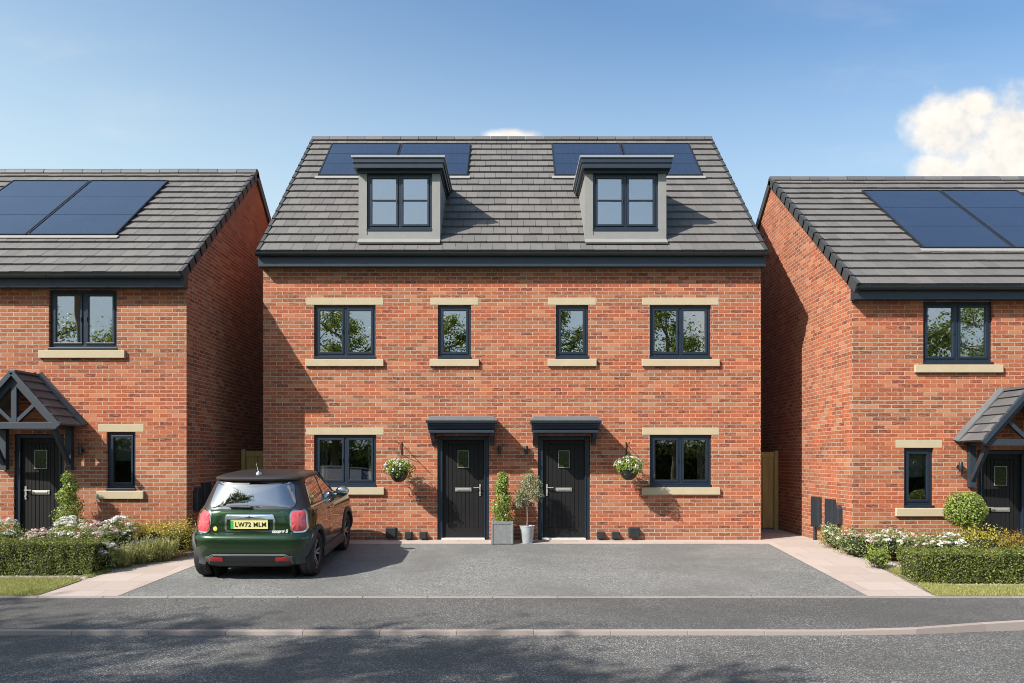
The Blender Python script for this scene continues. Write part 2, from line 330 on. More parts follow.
M = dict(
    brick=brick_mat(), tile=tile_mat(), slate=slate_mat(),
    drive=tarmac_mat('driveway_tarmac', (.152, .150, .144), (.32, .313, .30), 95.0),
    path=tarmac_mat('footpath_tarmac', (.086, .083, .079), (.21, .205, .198), 110.0),
    road=tarmac_mat('road_tarmac', (.092, .089, .085), (.30, .292, .28), 100.0),
    flags=slab_mat(), stone=stone_mat(), soil=soil_mat(), turf=grass_ground_mat(),
    kerb=isl_mat('kerb_stone', [(0, (.25, .205, .185)), (.5, (.31, .258, .232)), (1, (.28, .236, .215))], .85, 20.0, (.30, .26, .24)),
    navy=simple('anthracite_frame', (.011, .020, .035), .38, var=.18),
    navy2=simple('anthracite_fascia', (.018, .028, .043), .42, var=.2),
    gutter=simple('black_gutter_plastic', (.020, .025, .032), .33, var=.2),
    door=simple('charcoal_door_skin', (.011, .010, .0105), .55, var=.15, scale=3, spec=.25),
    timber=simple('blue_grey_painted_timber', (.020, .029, .042), .6, var=.25, scale=10, bmp=.15),
    lead=simple('grey_lead', (.085, .087, .092), .7, .0, var=.3, scale=4, bmp=.2),
    grp=simple('grey_cheek_panel', (.215, .21, .203), .6, var=.14, scale=5, bmp=.08),
    cap2=simple('silver_script', (.72, .72, .70), .4),
    cap=simple('pale_grey_trim', (.25, .26, .275), .45, var=.1),
    capd=simple('canopy_top_grey', (.14, .145, .15), .55, var=.2),
    verge=simple('charcoal_verge', (.040, .041, .043), .6, var=.3, scale=6),
    steel=simple('brushed_steel', (.32, .31, .275), .45, .35, var=.08, scale=30),
    alu=simple('aluminium_sill', (.62, .62, .60), .4, .3, var=.08, scale=20),
    black=simple('black_plastic', (.018, .019, .021), .45, var=.2, scale=12),
    meter=simple('charcoal_meter_box', (.020, .026, .034), .5, var=.15, scale=6),
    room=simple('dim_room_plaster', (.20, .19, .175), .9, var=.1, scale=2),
    curtain=simple('cream_curtain', (.62, .55, .42), .9, var=.12, scale=6),
    blind=simple('grey_blind', (.40, .39, .37), .9, var=.05, scale=3),
    glass=glass_mat('window_glass', .36), glassg=glass_mat('ground_floor_glass', .10, (.72, .76, .75)), glassd=glass_mat('dormer_glass', .36),
    obsc=simple('obscured_glass_green_reflection', (.022, .034, .008), .15, var=.6, scale=40, spec=.7),  # door glazing: green of the reflected hedge put into the glass colour
    panel=panel_mat(), frame_p=simple('panel_frame', (.03, .032, .036), .4, .5),
    flash=simple('pale_flashing', (.25, .24, .23), .6, var=.15, scale=8),
    gate=wood_mat('treated_softwood', (.42, .28, .085), (.55, .39, .15)),
    bark=bark_mat(),
    hedge=leaf_mat('hedge_leaf', [(0, (.05, .072, .012)), (.4, (.115, .145, .025)), (.75, (.19, .21, .042)), (1, (.29, .29, .08))], .28),
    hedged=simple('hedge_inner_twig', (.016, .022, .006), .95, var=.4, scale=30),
    bush=leaf_mat('bush_leaf', [(0, (.09, .13, .03)), (.5, (.20, .255, .075)), (.85, (.31, .36, .14)), (1, (.42, .43, .22))], .28),
    lime=leaf_mat('lime_leaf', [(0, (.10, .15, .02)), (.5, (.20, .27, .04)), (1, (.36, .40, .08))], .3),
    box=leaf_mat('box_leaf', [(0, (.10, .145, .025)), (.5, (.20, .27, .05)), (1, (.38, .43, .11))], .28),
    olive=leaf_mat('olive_leaf', [(0, (.11, .14, .06)), (.5, (.23, .26, .14)), (1, (.42, .44, .28))], .25),
    gold=leaf_mat('golden_leaf', [(0, (.15, .16, .025)), (.45, (.33, .28, .04)), (.8, (.55, .42, .07)), (1, (.38, .42, .09))], .3),
    russet=leaf_mat('russet_leaf', [(0, (.14, .10, .02)), (.5, (.32, .18, .035)), (1, (.34, .30, .06))], .3),
    lav=leaf_mat('lavender_stalk', [(0, (.17, .19, .055)), (.5, (.32, .33, .11)), (1, (.46, .43, .20))], .25),
    lavf=leaf_mat('lavender_flower', [(0, (.20, .17, .16)), (1, (.36, .30, .30))], .25),
    petal=leaf_mat('white_petal', [(0, (.55, .52, .46)), (.5, (.74, .72, .68)), (1, (.82, .80, .78))], .3),
    pink=leaf_mat('pink_petal', [(0, (.52, .34, .33)), (.5, (.66, .50, .48)), (1, (.76, .64, .60))], .3),
    tree=leaf_mat('tree_leaf', [(0, (.06, .10, .015)), (.5, (.14, .20, .03)), (1, (.25, .29, .06))], .48),
    treed=leaf_mat('dark_tree_leaf', [(0, (.03, .05, .012)), (.5, (.06, .09, .02)), (1, (.10, .13, .03))], .25),
    grass=leaf_mat('grass_blade', [(0, (.20, .21, .06)), (.5, (.34, .34, .11)), (1, (.50, .46, .19))], .35),
    zinc=simple('galvanised_zinc', (.42, .44, .46), .5, .35, var=.3, scale=7, bmp=.1),
    slatepot=simple('grey_fibre_planter', (.17, .172, .175), .7, var=.35, scale=14, bmp=.2),
    peb=isl_mat('pale_pebble', [(0, (.15, .125, .105)), (.5, (.27, .23, .20)), (1, (.42, .37, .33))], .85, 30.0, None, 0),
    paint=paint_mat(), rubber=simple('tyre_rubber', (.013, .013, .014), .75, var=.3, scale=30, bmp=.15),
    clad=simple('grey_black_cladding', (.042, .043, .045), .6, var=.15, scale=30),
    roofb=simple('black_roof_paint', (.027, .023, .021), .42, var=.1, coat=.15),
    carglass=glass_mat('tinted_car_glass', .32, (.05, .055, .06), .0),
    chrome=simple('satin_chrome', (.80, .80, .78), .17, 1.0, var=.03),
    lens=simple('red_tail_lens', (.60, .075, .085), .12, var=.2, scale=40, coat=1.0),
    lens2=simple('pink_tail_lens_bar', (.62, .10, .11), .2, var=.1, scale=40, coat=.8),
    refl=simple('red_reflector', (.42, .015, .015), .2, var=.2, scale=60, coat=.6),
    plate=simple('yellow_plate', (.64, .60, .24), .4, var=.04), plateg=simple('green_flash', (.04, .34, .08), .4),
    ink=simple('plate_ink', (.012, .012, .012), .5), rim=simple('dark_alloy', (.055, .056, .058), .35, .6, var=.1),
    rims=simple('machined_alloy', (.52, .52, .52), .3, .9, var=.05), dark=simple('underside_dark', (.008, .008, .008), .9),
    cable=simple('dark_iron', (.012, .012, .013), .5), yel=simple('yellow_badge', (.62, .55, .12), .35),
    mirror=simple('mirror_cap_silver', (.55, .58, .55), .08, 1.0, var=.02),
)

# ------------------------------------------------------------------ mesh helpers
class MB:
    def __init__(s): s.v = []; s.f = []; s.mi = []
    def add(s, verts, faces, mi=0):
        o = len(s.v); s.v += [tuple(p) for p in verts]
        for f in faces: s.f.append(tuple(i+o for i in f)); s.mi.append(mi)
    def quad(s, a, b, c, d, mi=0): s.add([a, b, c, d], [(0, 1, 2, 3)], mi)
    def box(s, x0, x1, y0, y1, z0, z1, mi=0):
        if x0 > x1: x0, x1 = x1, x0
        if y0 > y1: y0, y1 = y1, y0
        s.add([(x0, y0, z0), (x1, y0, z0), (x1, y1, z0), (x0, y1, z0), (x0, y0, z1), (x1, y0, z1), (x1, y1, z1), (x0, y1, z1)],
              [(0, 3, 2, 1), (4, 5, 6, 7), (0, 1, 5, 4), (1, 2, 6, 5), (2, 3, 7, 6), (3, 0, 4, 7)], mi)
    def hexa(s, p, mi=0):
        s.add(p, [(0, 3, 2, 1), (4, 5, 6, 7), (0, 1, 5, 4), (1, 2, 6, 5), (2, 3, 7, 6), (3, 0, 4, 7)], mi)
    def prism(s, pts, axis, a, b, mi=0):
        n = len(pts)
        def P(u, v, t): return {'x': (t, u, v), 'y': (u, t, v), 'z': (u, v, t)}[axis]
        vs = [P(u, v, a) for u, v in pts]+[P(u, v, b) for u, v in pts]
        fs = [tuple(range(n-1, -1, -1)), tuple(range(n, 2*n))]+[(i, (i+1) % n, (i+1) % n+n, i+n) for i in range(n)]
        s.add(vs, fs, mi)
    def tube(s, pts, rad, n=8, mi=0, cap=True):
        pts = [Vector(p) for p in pts]
        rs = rad if isinstance(rad, (list, tuple)) else [rad]*len(pts)
        vs = []; up0 = None
        for i, p in enumerate(pts):
            d = (pts[min(i+1, len(pts)-1)]-pts[max(i-1, 0)]).normalized()
            a = d.orthogonal().normalized() if up0 is None else (up0-d*up0.dot(d))
            a = d.orthogonal().normalized() if a.length < 1e-5 else a.normalized()
            up0 = a; b = d.cross(a)
            for k in range(n):
                t = 2*math.pi*k/n; vs.append(p+(a*math.cos(t)+b*math.sin(t))*rs[i])
        fs = []
        for i in range(len(pts)-1):
            for k in range(n):
                fs.append((i*n+k, i*n+(k+1) % n, (i+1)*n+(k+1) % n, (i+1)*n+k))
        if cap: fs += [tuple(range(n-1, -1, -1)), tuple(range((len(pts)-1)*n, len(pts)*n))]
        s.add(vs, fs, mi)
    def lathe(s, prof, c=(0, 0, 0), axis='z', n=24, mi=0):
        vs = []
        for r, h in prof:
            for k in range(n):
                t = 2*math.pi*k/n; u, v = r*math.cos(t), r*math.sin(t)
                p = (u, v, h) if axis == 'z' else ((h, u, v) if axis == 'x' else (u, h, v))
                vs.append((p[0]+c[0], p[1]+c[1], p[2]+c[2]))
        fs = []
        for i in range(len(prof)-1):
            for k in range(n): fs.append((i*n+k, i*n+(k+1) % n, (i+1)*n+(k+1) % n, (i+1)*n+k))
        s.add(vs, fs, mi)
    def sheet(s, u_cuts, v_cuts, holes, P, mi=0):
        us = sorted(set(round(x, 5) for x in u_cuts)); vs_ = sorted(set(round(x, 5) for x in v_cuts))
        for i in range(len(us)-1):
            for j in range(len(vs_)-1):
                cu, cv = (us[i]+us[i+1])/2, (vs_[j]+vs_[j+1])/2
                if any(h[0] < cu < h[1] and h[2] < cv < h[3] for h in holes): continue
                s.quad(P(us[i], vs_[j]), P(us[i+1], vs_[j]), P(us[i+1], vs_[j+1]), P(us[i], vs_[j+1]), mi)
    def build(s, name, mats, parent=None, smooth=False, bevel=0, sharp=40, fix=True):
        me = bpy.data.meshes.new(name); me.from_pydata(s.v, [], s.f)
        if not isinstance(mats, (list, tuple)): mats = [mats]
        for m in mats: me.materials.append(m)
        if len(mats) > 1: me.polygons.foreach_set('material_index', s.mi)
        if fix:
            bm = bmesh.new(); bm.from_mesh(me)
            bmesh.ops.recalc_face_normals(bm, faces=bm.faces)
            bm.to_mesh(me); bm.free()
        if smooth:
            me.polygons.foreach_set('use_smooth', [True]*len(me.polygons))
            try: me.set_sharp_from_angle(angle=R(sharp))
            except Exception: pass
        me.update()
        o = bpy.data.objects.new(name, me); COL.objects.link(o)
        if parent: o.parent = parent
        if bevel:
            bv = o.modifiers.new('bevel', 'BEVEL'); bv.width = bevel; bv.segments = 2; bv.limit_method = 'ANGLE'; bv.angle_limit = R(50)
        return o

def thing(name, label, cat, loc=(0, 0, 0), rot=(0, 0, 0), group=None):
    o = bpy.data.objects.new(name, None); COL.objects.link(o); o.location = loc; o.rotation_euler = rot
    o.empty_display_size = .2; o['label'] = label; o['category'] = cat
    if group: o['group'] = group
    return o
def tag(o, label, cat, group=None):
    o['label'] = label; o['category'] = cat
    if group: o['group'] = group
    return o
def struct(o, kind='structure'): o['kind'] = kind; return o
def dup(root, loc=None, rotz=None, label=None):
    def cp(o, par):
        c = o.copy(); COL.objects.link(c); c.parent = par
        for ch in [k for k in KIDS if k.parent == o]: cp(ch, c)
        return c
    KIDS = list(root.children_recursive)
    r = cp(root, root.parent)
    if loc is not None: r.location = loc
    if rotz is not None: r.rotation_euler[2] = rotz
    if label: r['label'] = label
    return r

SLOPE = 0.0625
def gz(y):                       # ground height of driveway and front gardens
    if y >= 0: return 0.0
    if y >= -4.64: return SLOPE*y
    return -0.29+(y+4.64)*0.0625
def G(px, py):                   # point of the sloping front ground seen at a photo position (used to lay out the plan)
    d = (CAM_H+SLOPE*CAM_D)/((py-458)/F+SLOPE)
    return ((px-512)*d/F, d-CAM_D)

# ------------------------------------------------------------------ ground, road, pavement
def terrain():
    mb = MB(); n = 24; S = 600
    mb.quad((-S, -S, -.56), (S, -S, -.56), (S, S, -.56), (-S, S, -.56))
    struct(mb.build('ground', M['turf']))
terrain()
def kerb_y(x):
    t = max(0, min(1, (x-4.0)/3.5)); t = t*t*(3-2*t); return -6.50+0.42*t
def kerb_z(x):
    t = max(0, min(1, (x-4.2)/2.4)); t = t*t*(3-2*t); return -.394+.06*t
XS = [-60, -40, -25, -18]+[x*.5 for x in range(-28, 29)]+[18, 25, 40, 60]
mb = MB(); mb.quad((-60, -12.3, -.447), (60, -12.3, -.447), (60, -5.9, -.447), (-60, -5.9, -.447)); struct(mb.build('road', M['road']))
mb = MB()
for a, b in zip(XS[:-1], XS[1:]):
    mb.quad((a, kerb_y(a)+.02, kerb_z(a)-.008), (b, kerb_y(b)+.02, kerb_z(b)-.008), (b, -4.79, gz(-4.83)-.004), (a, -4.79, gz(-4.83)-.004))
    mb.quad((a, kerb_y(a)+.02, kerb_z(a)-.008), (b, kerb_y(b)+.02, kerb_z(b)-.008), (b, kerb_y(b)+.02, -.6), (a, kerb_y(a)+.02, -.6))
struct(mb.build('footpath', M['path']))
mb = MB(); x = -40.0
while x < 40:
    a, b = x+.0015, x+.9135
    za, zb = kerb_z(a)+random.uniform(-.002, .002), kerb_z(b)+random.uniform(-.002, .002); ya, yb = kerb_y(a), kerb_y(b)
    P = [(a, ya-.105, -.6), (b, yb-.105, -.6), (b, yb, -.6), (a, ya, -.6), (a, ya-.092, za), (b, yb-.092, zb), (b, yb, zb), (a, ya, za)]
    mb.hexa(P); x += .915
struct(mb.build('kerb', M['kerb'], bevel=.005))
mb = MB(); x = -14.0
while x < 14:
    mb.box(x+.003, x+.912, -4.855, -4.80, -.5, gz(-4.82)+.006+random.uniform(-.001, .001)); x += .915
struct(mb.build('edging_strip', M['kerb'], bevel=.006))
mb = MB()     # far pavement and verge across the road, behind the camera
mb.box(-60, 60, -14.2, -12.3, -.6, -.37); struct(mb.build('opposite_footpath', M['path']))

# plan points of the two flagged paths, drive and gardens
DL, DR = -5.58, 5.03
def sheet_poly(name, pts, mat, dz=0.0, kind='structure', sub=0.4):
    mb = MB(); mb.add([(x, y, gz(y)+dz) for x, y in pts], [tuple(range(len(pts)))]); return struct(mb.build(name, mat), kind)
LI = [(DL, -4.80), (DL+.22, -2.6), (DL+.42, -.5)]
LO = [(-6.72, -4.80), (-6.56, -3.4), (-6.06, -1.35)]
sheet_poly('driveway', [(DL, -4.80), (DR, -4.80), (DR, -.47), (DL+.42, -.47), (DL+.22, -2.6)], M['drive'], .004)
sheet_poly('flagged_path', [(-6.72, -4.80), (DL, -4.80), (DL+.22, -2.6), (DL+.42, -.47), (-6.02, -.47), (-6.06, -1.35), (-6.56, -3.4)], M['flags'], .008)
sheet_poly('flagged_path', [(DR, -4.80), (5.97, -4.80), (6.16, -2.3), (6.18, -.47), (DR, -.47)], M['flags'], .008)
mb = MB(); mb.quad((-6.02, -.47, gz(-.47)+.008), (6.18, -.47, gz(-.47)+.008), (6.18, 0.0, .008), (-6.02, 0, .008))
mb.quad((-6.02, 0, .008), (-5.0, 0, .008), (-5.0, 8, .008), (-6.02, 8, .008)); mb.quad((5.0, 0, .008), (6.18, 0, .008), (6.18, 8, .008), (5.0, 8, .008))
struct(mb.build('paving_strip', M['flags']))
sheet_poly('flower_bed', [(-14, -4.80), (-6.72, -4.80), (-6.56, -3.4), (-6.06, -1.35), (-14, -1.35)], M['soil'], 0)
sheet_poly('flower_bed', [(5.97, -4.80), (14, -4.80), (14, -1.3), (6.17, -1.3), (6.16, -2.3)], M['soil'], 0)
sheet_poly('lawn', [(-14, -4.80), (-6.73, -4.80), (-6.66, -3.82), (-6.7, -3.66), (-14, -3.72)], M['turf'], .01)
sheet_poly('lawn', [(-6.62, -3.6), (-6.50, -3.12), (-6.8, -2.75), (-7.0, -3.2)], M['turf'], .01)
sheet_poly('lawn', [(6.0, -4.80), (14, -4.80), (14, -4.12), (6.7, -4.12), (6.12, -3.95)], M['turf'], .01)
sheet_poly('lawn', [(6.11, -3.8), (6.17, -2.9), (6.4, -2.95), (6.3, -3.8)], M['turf'], .01)

# ------------------------------------------------------------------ houses
def tile_roof(mb, x0, x1, ey, ez, ry, rz, expo, tw, skip=lambda x, s: False, jit=.003):
    L = math.hypot(ry-ey, rz-ez); c, s_ = (ry-ey)/L, (rz-ez)/L
    n = max(1, round(L/expo)); e = L/n
    for i in range(n):
        off = 0 if i % 2 else tw/2; k = 0; x = x0-off
        while x < x1-.01:
            a, b = max(x, x0)+.003, min(x+tw, x1)-.003; x += tw
            if b-a < .03 or skip((a+b)/2, (i+.5)*e): continue
            s0, s1 = i*e, min((i+1)*e+.03, L); h0, h1 = .052+random.uniform(-jit, jit), .010+random.uniform(-.001, .001)
            sk = random.uniform(-.003, .003)
            def P(xx, s, h): return (xx, ey+c*s-s_*h, ez+s_*s+c*h)
            mb.hexa([P(a, s0+sk, .002), P(b, s0+sk, .002), P(b, s1, .0), P(a, s1, .0), P(a, s0+sk, h0), P(b, s0+sk, h0), P(b, s1, h1), P(a, s1, h1)])
    return n, e, c, s_
def ridge_tiles(mb, x0, x1, y, z, r=.125, ln=.45, mi=0):
    x = x0
    while x < x1-.02:
        b = min(x+ln, x1); prof = []
        rr = r+random.uniform(-.003, .003)
        for k in range(9):
            t = math.pi*(k/8.0); prof.append((y-math.cos(t)*rr*1.15, z-.075+math.sin(t)*rr))
        mb.prism(prof, 'x', x+.006, b-.006, mi); x = b
def verge_units(mb, xa, xb, ey, ez, n, e, c, s_, drop=.11):
    for i in range(n):
        s0, s1 = i*e-.012, (i+1)*e+.05
        def P(xx, s, h): return (xx, ey+c*s-s_*h, ez+s_*s+c*h)
        mb.hexa([P(xa, s0, -drop), P(xb, s0, -drop), P(xb, s1, -drop), P(xa, s1, -drop), P(xa, s0, .062), P(xb, s0, .062), P(xb, s1, .036), P(xa, s1, .036)])
def gutter(name, x0, x1, y, ztop, parent, r=.06):
    mb = MB(); N = 10; prof = []
    for k in range(N+1):
        t = math.pi+math.pi*k/N; prof.append((y+math.cos(t)*r, ztop+math.sin(t)*r*1.05))
    inner = [(y+math.cos(math.pi+math.pi*k/N)*(r-.008), ztop+math.sin(math.pi+math.pi*k/N)*(r-.008)) for k in range(N, -1, -1)]
    mb.prism(prof+inner, 'x', x0, x1)
    for xe in (x0, x1-.012): mb.prism(prof, 'x', xe, xe+.012)
    g = mb.build(name, M['gutter'], parent, smooth=True, sharp=50)
    x = x0+.2; first = None
    while x < x1:
        if first:
            q = first.copy(); COL.objects.link(q); q.parent = g; q.location.x = x-x0-.2; x += .9; continue
        bk = MB()
        prof2 = [(y+math.cos(math.pi+math.pi*k/N)*(r+.008), ztop+.006+math.sin(math.pi+math.pi*k/N)*(r+.01)*1.05) for k in range(N+1)]
        bk.prism(prof2, 'x', x, x+.028); x += .9
        first = bk.build('gutter_bracket', M['gutter'], g)
    return g

def window(parent, x0, x1, z0, z1, yw, cols=2, glass='glass', transom=None, recess=.055, opening=None, name='window'):
    """frame with casements; every pane a sub-part"""
    mb = MB(); y0, y1 = yw+recess, yw+recess+.07; t = .055
    mb.box(x0, x1, y0, y1, z1-t, z1); mb.box(x0, x1, y0, y1, z0, z0+t)
    mb.box(x0, x0+t, y0, y1, z0+t, z1-t); mb.box(x1-t, x1, y0, y1, z0+t, z1-t)
    mb.box(x0-.012, x1+.012, yw-.012, y1-.03, z0-.045, z0-.002)            # cill nose
    ix0, ix1 = x0+t, x1-t; w = (ix1-ix0)/cols; panes = []
    for c in range(cols):
        a, b = ix0+c*w, ix0+(c+1)*w
        if c > 0: mb.box(a-.028, a+.028, y0+.002, y1-.002, z0+t, z1-t)
        a2, b2 = a+(.028 if c > 0 else 0), b-(.028 if c < cols-1 else 0)
        s = .045; ys = y0-.014
        mb.box(a2+.004, b2-.004, ys, y0+.05, z0+t+.004, z0+t+s); mb.box(a2+.004, b2-.004, ys, y0+.05, z1-t-s, z1-t-.004)
        mb.box(a2+.004, a2+s, ys, y0+.05, z0+t+s, z1-t-s); mb.box(b2-s, b2-.004, ys, y0+.05, z0+t+s, z1-t-s)
        if transom: mb.box(a2+s, b2-s, ys+.004, y0+.05, transom-.012, transom+.012)
        mb.box((a2+b2)/2-.05 if cols == 1 else (b2-s+.008 if c == 0 else a2+s-.026), (a2+b2)/2+.05 if cols == 1 else (b2-s+.026 if c == 0 else a2+s-.008), ys-.016, ys, (z0+z1)/2-.04, (z0+z1)/2+.04) if cols == 2 else None
        panes.append((a2+s, b2-s, z0+t+s, z1-t-s))
    f = mb.build(name, M['navy'], parent, bevel=.004)
    for i, (a, b, c, d) in enumerate(panes):
        p = MB(); tl = random.uniform(-.004, .004); tl2 = random.uniform(-.004, .004); yy = y0+.02
        p.hexa([(a-.008, yy, c-.008), (b+.008, yy+tl, c-.008), (b+.008, yy+.012+tl, c-.008), (a-.008, yy+.012, c-.008),
                (a-.008, yy+tl2, d+.008), (b+.008, yy+tl+tl2, d+.008), (b+.008, yy+.012+tl+tl2, d+.008), (a-.008, yy+.012+tl2, d+.008)])
        p.build('pane', M[glass], f)
    return f

def lintel_sill(parent, x0, x1, z0, z1, yw, lintel=True, ov=.155, ov2=.165):
    if lintel:
        mb = MB(); mb.box(x0-ov, x1+ov, yw-.004, yw+.09, z1+.003, z1+.15); mb.build('lintel', M['stone'], parent, bevel=.006)
    mb = MB(); a, b = x0-ov2, x1+ov2
    mb.hexa([(a, yw-.055, z0-.20), (b, yw-.055, z0-.20), (b, yw+.12, z0-.20), (a, yw+.12, z0-.20), (a, yw-.055, z0-.058), (b, yw-.055, z0-.058), (b, yw+.12, z0-.045), (a, yw+.12, z0-.045)])
    mb.build('sill', M['stone'], parent, bevel=.007)

def front_wall(mb, x0, x1, z0, z1, yw, holes, th=.30):
    if x0 > x1: x0, x1 = x1, x0
    us = [x0, x1]+[h[0] for h in holes]+[h[1] for h in holes]; vs = [z0, z1]+[h[2] for h in holes]+[h[3] for h in holes]
    mb.sheet(us, vs, holes, lambda u, v: (u, yw, v)); mb.sheet(us, vs, holes, lambda u, v: (u, yw+th, v), 1)
    for a, b, c, d in holes:
        mb.quad((a, yw, c), (a, yw+th, c), (a, yw+th, d), (a, yw, d)); mb.quad((b, yw, c), (b, yw+th, c), (b, yw+th, d), (b, yw, d))
        mb.quad((a, yw, d), (b, yw, d), (b, yw+th, d), (a, yw+th, d)); mb.quad((a, yw, c), (b, yw, c), (b, yw+th, c), (a, yw+th, c))

def front_door(parent, x0, x1, z0, z1, yw, handle_side, fw=.10):
    mb = MB(); yf = yw+.045
    mb.box(x0, x0+fw, yf, yf+.09, z0, z1); mb.box(x1-fw, x1, yf, yf+.09, z0, z1); mb.box(x0+fw, x1-fw, yf, yf+.09, z1-.075, z1)
    mb.box(x0+fw-.03, x0+fw-.003, yf-.02, yf, z0+.02, z1-.05); mb.box(x1-fw+.003, x1-fw+.03, yf-.02, yf, z0+.02, z1-.05)
    mb.build('door_frame', M['navy'], parent, bevel=.004)
    th = MB(); th.box(x0+fw-.02, x1-fw+.02, yw-.015, yf+.06, z0+.006, z0+.045); th.build('threshold', M['alu'], parent, bevel=.004)
    a, b = x0+fw+.004, x1-fw-.004; w = b-a; dm = MB(); yl = yf+.035
    zb, zt = z0+.05, z1-.08; gx0, gx1 = a+w/2-.105, a+w/2+.105; gz0, gz1 = zt-.55, zt-.22
    n = 7; edge = .11; pw = (w-2*edge)/n
    dm.box(a, b, yl+.012, yl+.05, zb, zt)
    dm.box(a, a+edge-.004, yl, yl+.012, zb, zt); dm.box(b-edge+.004, b, yl, yl+.012, zb, zt)
    dm.box(a+edge-.004, b-edge+.004, yl, yl+.012, zb, zb+.20); dm.box(a+edge-.004, b-edge+.004, yl, yl+.012, zt-.08, zt)
    for k in range(n):
        u0, u1 = a+edge+k*pw+.004, a+edge+(k+1)*pw-.004
        dm.box(u0, u1, yl+.002, yl+.012, zb+.206, zt-.086)
    d = dm.build('door', M['door'], parent, bevel=.003)
    gl = MB(); gl.box(gx0, gx1, yl-.010, yl+.002, gz0, gz1, 1)
    for q in ((gx0-.010, gx1+.010, gz1, gz1+.010), (gx0-.010, gx1+.010, gz0-.010, gz0), (gx0-.010, gx0, gz0, gz1), (gx1, gx1+.010, gz0, gz1)):
        gl.box(q[0], q[1], yl-.018, yl+.002, q[2], q[3], 0)
    gl.build('door_glazing', [M['steel'], M['obsc']], d)
    lb = MB(); zl = z0+1.02; cx = (a+b)/2
    lb.box(cx-.165, cx+.165, yl-.016, yl+.002, zl-.038, zl+.038); lb.box(cx-.13, cx+.13, yl-.026, yl-.014, zl-.020, zl+.022)
    lb.build('letterbox', M['steel'], d, bevel=.005)
    hx = (b-.075) if handle_side > 0 else (a+.075); h = MB(); zh = z0+1.03
    h.box(hx-.018, hx+.018, yl-.014, yl+.002, zh-.14, zh+.10)
    h.tube([(hx, yl-.01, zh+.03), (hx, yl-.055, zh+.03), (hx-handle_side*.13, yl-.058, zh+.03)], .011, 8)
    h.lathe([(.0, -.03), (.016, -.03), (.016, 0)], (hx, yl, zh-.08), 'y', 12)
    h.build('handle', M['steel'], d, bevel=.003)

def wall_lamp(parent, x, z, yw):
    mb = MB(); mb.lathe([(0, -.012), (.04, -.012), (.04, 0)], (x, yw, z), 'y', 16); mb.box(x-.012, x+.012, yw-.05, yw-.01, z-.02, z+.02)
    mb.lathe([(0, -.085), (.033, -.085), (.036, -.08), (.036, .08), (.033, .085), (0, .085)], (x, yw-.075, z), 'z', 16)
    mb.build('wall_lamp', M['black'], parent, smooth=True)

def solar(parent, x0, x1, ey, ez, c, s_, s0, s1, flash=True):
    def P(xx, s, h): return (xx, ey+c*s-s_*h, ez+s_*s+c*h)
    def slab(mb, a, b, p, q, h0, h1): mb.hexa([P(a, p, h0), P(b, p, h0), P(b, q, h0), P(a, q, h0), P(a, p, h1), P(b, p, h1), P(b, q, h1), P(a, q, h1)])
    mb = MB(); t = .028
    slab(mb, x0, x1, s0, s0+t, .03, .085); slab(mb, x0, x1, s1-t, s1, .03, .085); slab(mb, x0, x0+t, s0+t, s1-t, .03, .085); slab(mb, x1-t, x1, s0+t, s1-t, .03, .085)
    f = mb.build('solar_panel', M['frame_p'], parent)
    g = MB(); rows = 3; L = (s1-s0-2*t)/rows
    for r in range(rows): slab(g, x0+t, x1-t, s0+t+r*L+.006, s0+t+(r+1)*L-.006, .04, .074)
    g.build('cell_glass', M['panel'], f)

def flashing(parent, x0, x1, ey, ez, c, s_, s0, s1):
    def P(xx, s, h): return (xx, ey+c*s-s_*h, ez+s_*s+c*h)
    mb = MB()
    def slab(a, b, p, q, h0, h1): mb.hexa([P(a, p, h0), P(b, p, h0), P(b, q, h0), P(a, q, h0), P(a, p, h1), P(b, p, h1), P(b, q, h1), P(a, q, h1)])
    slab(x0-.06, x1+.06, s0-.12, s0-.006, .045, .06)
    mb.build('panel_flashing', M['flash'], parent)

def vent_box(parent, x, z, s, yw, name='flue_box', dep=.10):
    mb = MB(); mb.box(x-s/2, x+s/2, yw-dep, yw, z-s*.45, z+s*.45); mb.box(x-s/2-.012, x+s/2+.012, yw-.018, yw, z-s*.45-.012, z+s*.45+.012)
    mb.build(name, M['black'], parent, bevel=.008)

# ---- middle pair
MAIN = thing('brick_house', 'wide red brick semi detached pair in the middle with two grey roof dormers', 'house')
HW = 5.03; ZS = 5.48; EY, EZ, RY, RZ = -.28, 5.75, 4.06, 9.72
DEPTH = 8.1
win_big = [(-4.0, -2.745, 1.075, 2.125), (2.785, 4.03, 1.075, 2.125), (-4.0, -2.755, 3.665, 4.75), (2.785, 4.02, 3.665, 4.75)]
win_nar = [(-1.495, -.83, 3.665, 4.75), (.885, 1.54, 3.665, 4.75)]
doors = [(-1.508, -.465), (.525, 1.575)]
def norm(h): a, b = sorted(h[:2]); return (a, b, h[2], h[3])
holes = [norm(h) for h in win_big+win_nar]+[(a, b, -.6, 2.11) for a, b in doors]
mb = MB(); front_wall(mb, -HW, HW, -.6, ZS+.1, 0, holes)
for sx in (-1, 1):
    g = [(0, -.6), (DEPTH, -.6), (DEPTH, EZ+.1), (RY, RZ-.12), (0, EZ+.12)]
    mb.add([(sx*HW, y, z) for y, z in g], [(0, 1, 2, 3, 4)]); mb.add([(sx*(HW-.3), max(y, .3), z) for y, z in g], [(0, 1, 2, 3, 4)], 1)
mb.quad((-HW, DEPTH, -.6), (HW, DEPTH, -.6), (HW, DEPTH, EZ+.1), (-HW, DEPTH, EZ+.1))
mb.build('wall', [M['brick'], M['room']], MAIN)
mb = MB()
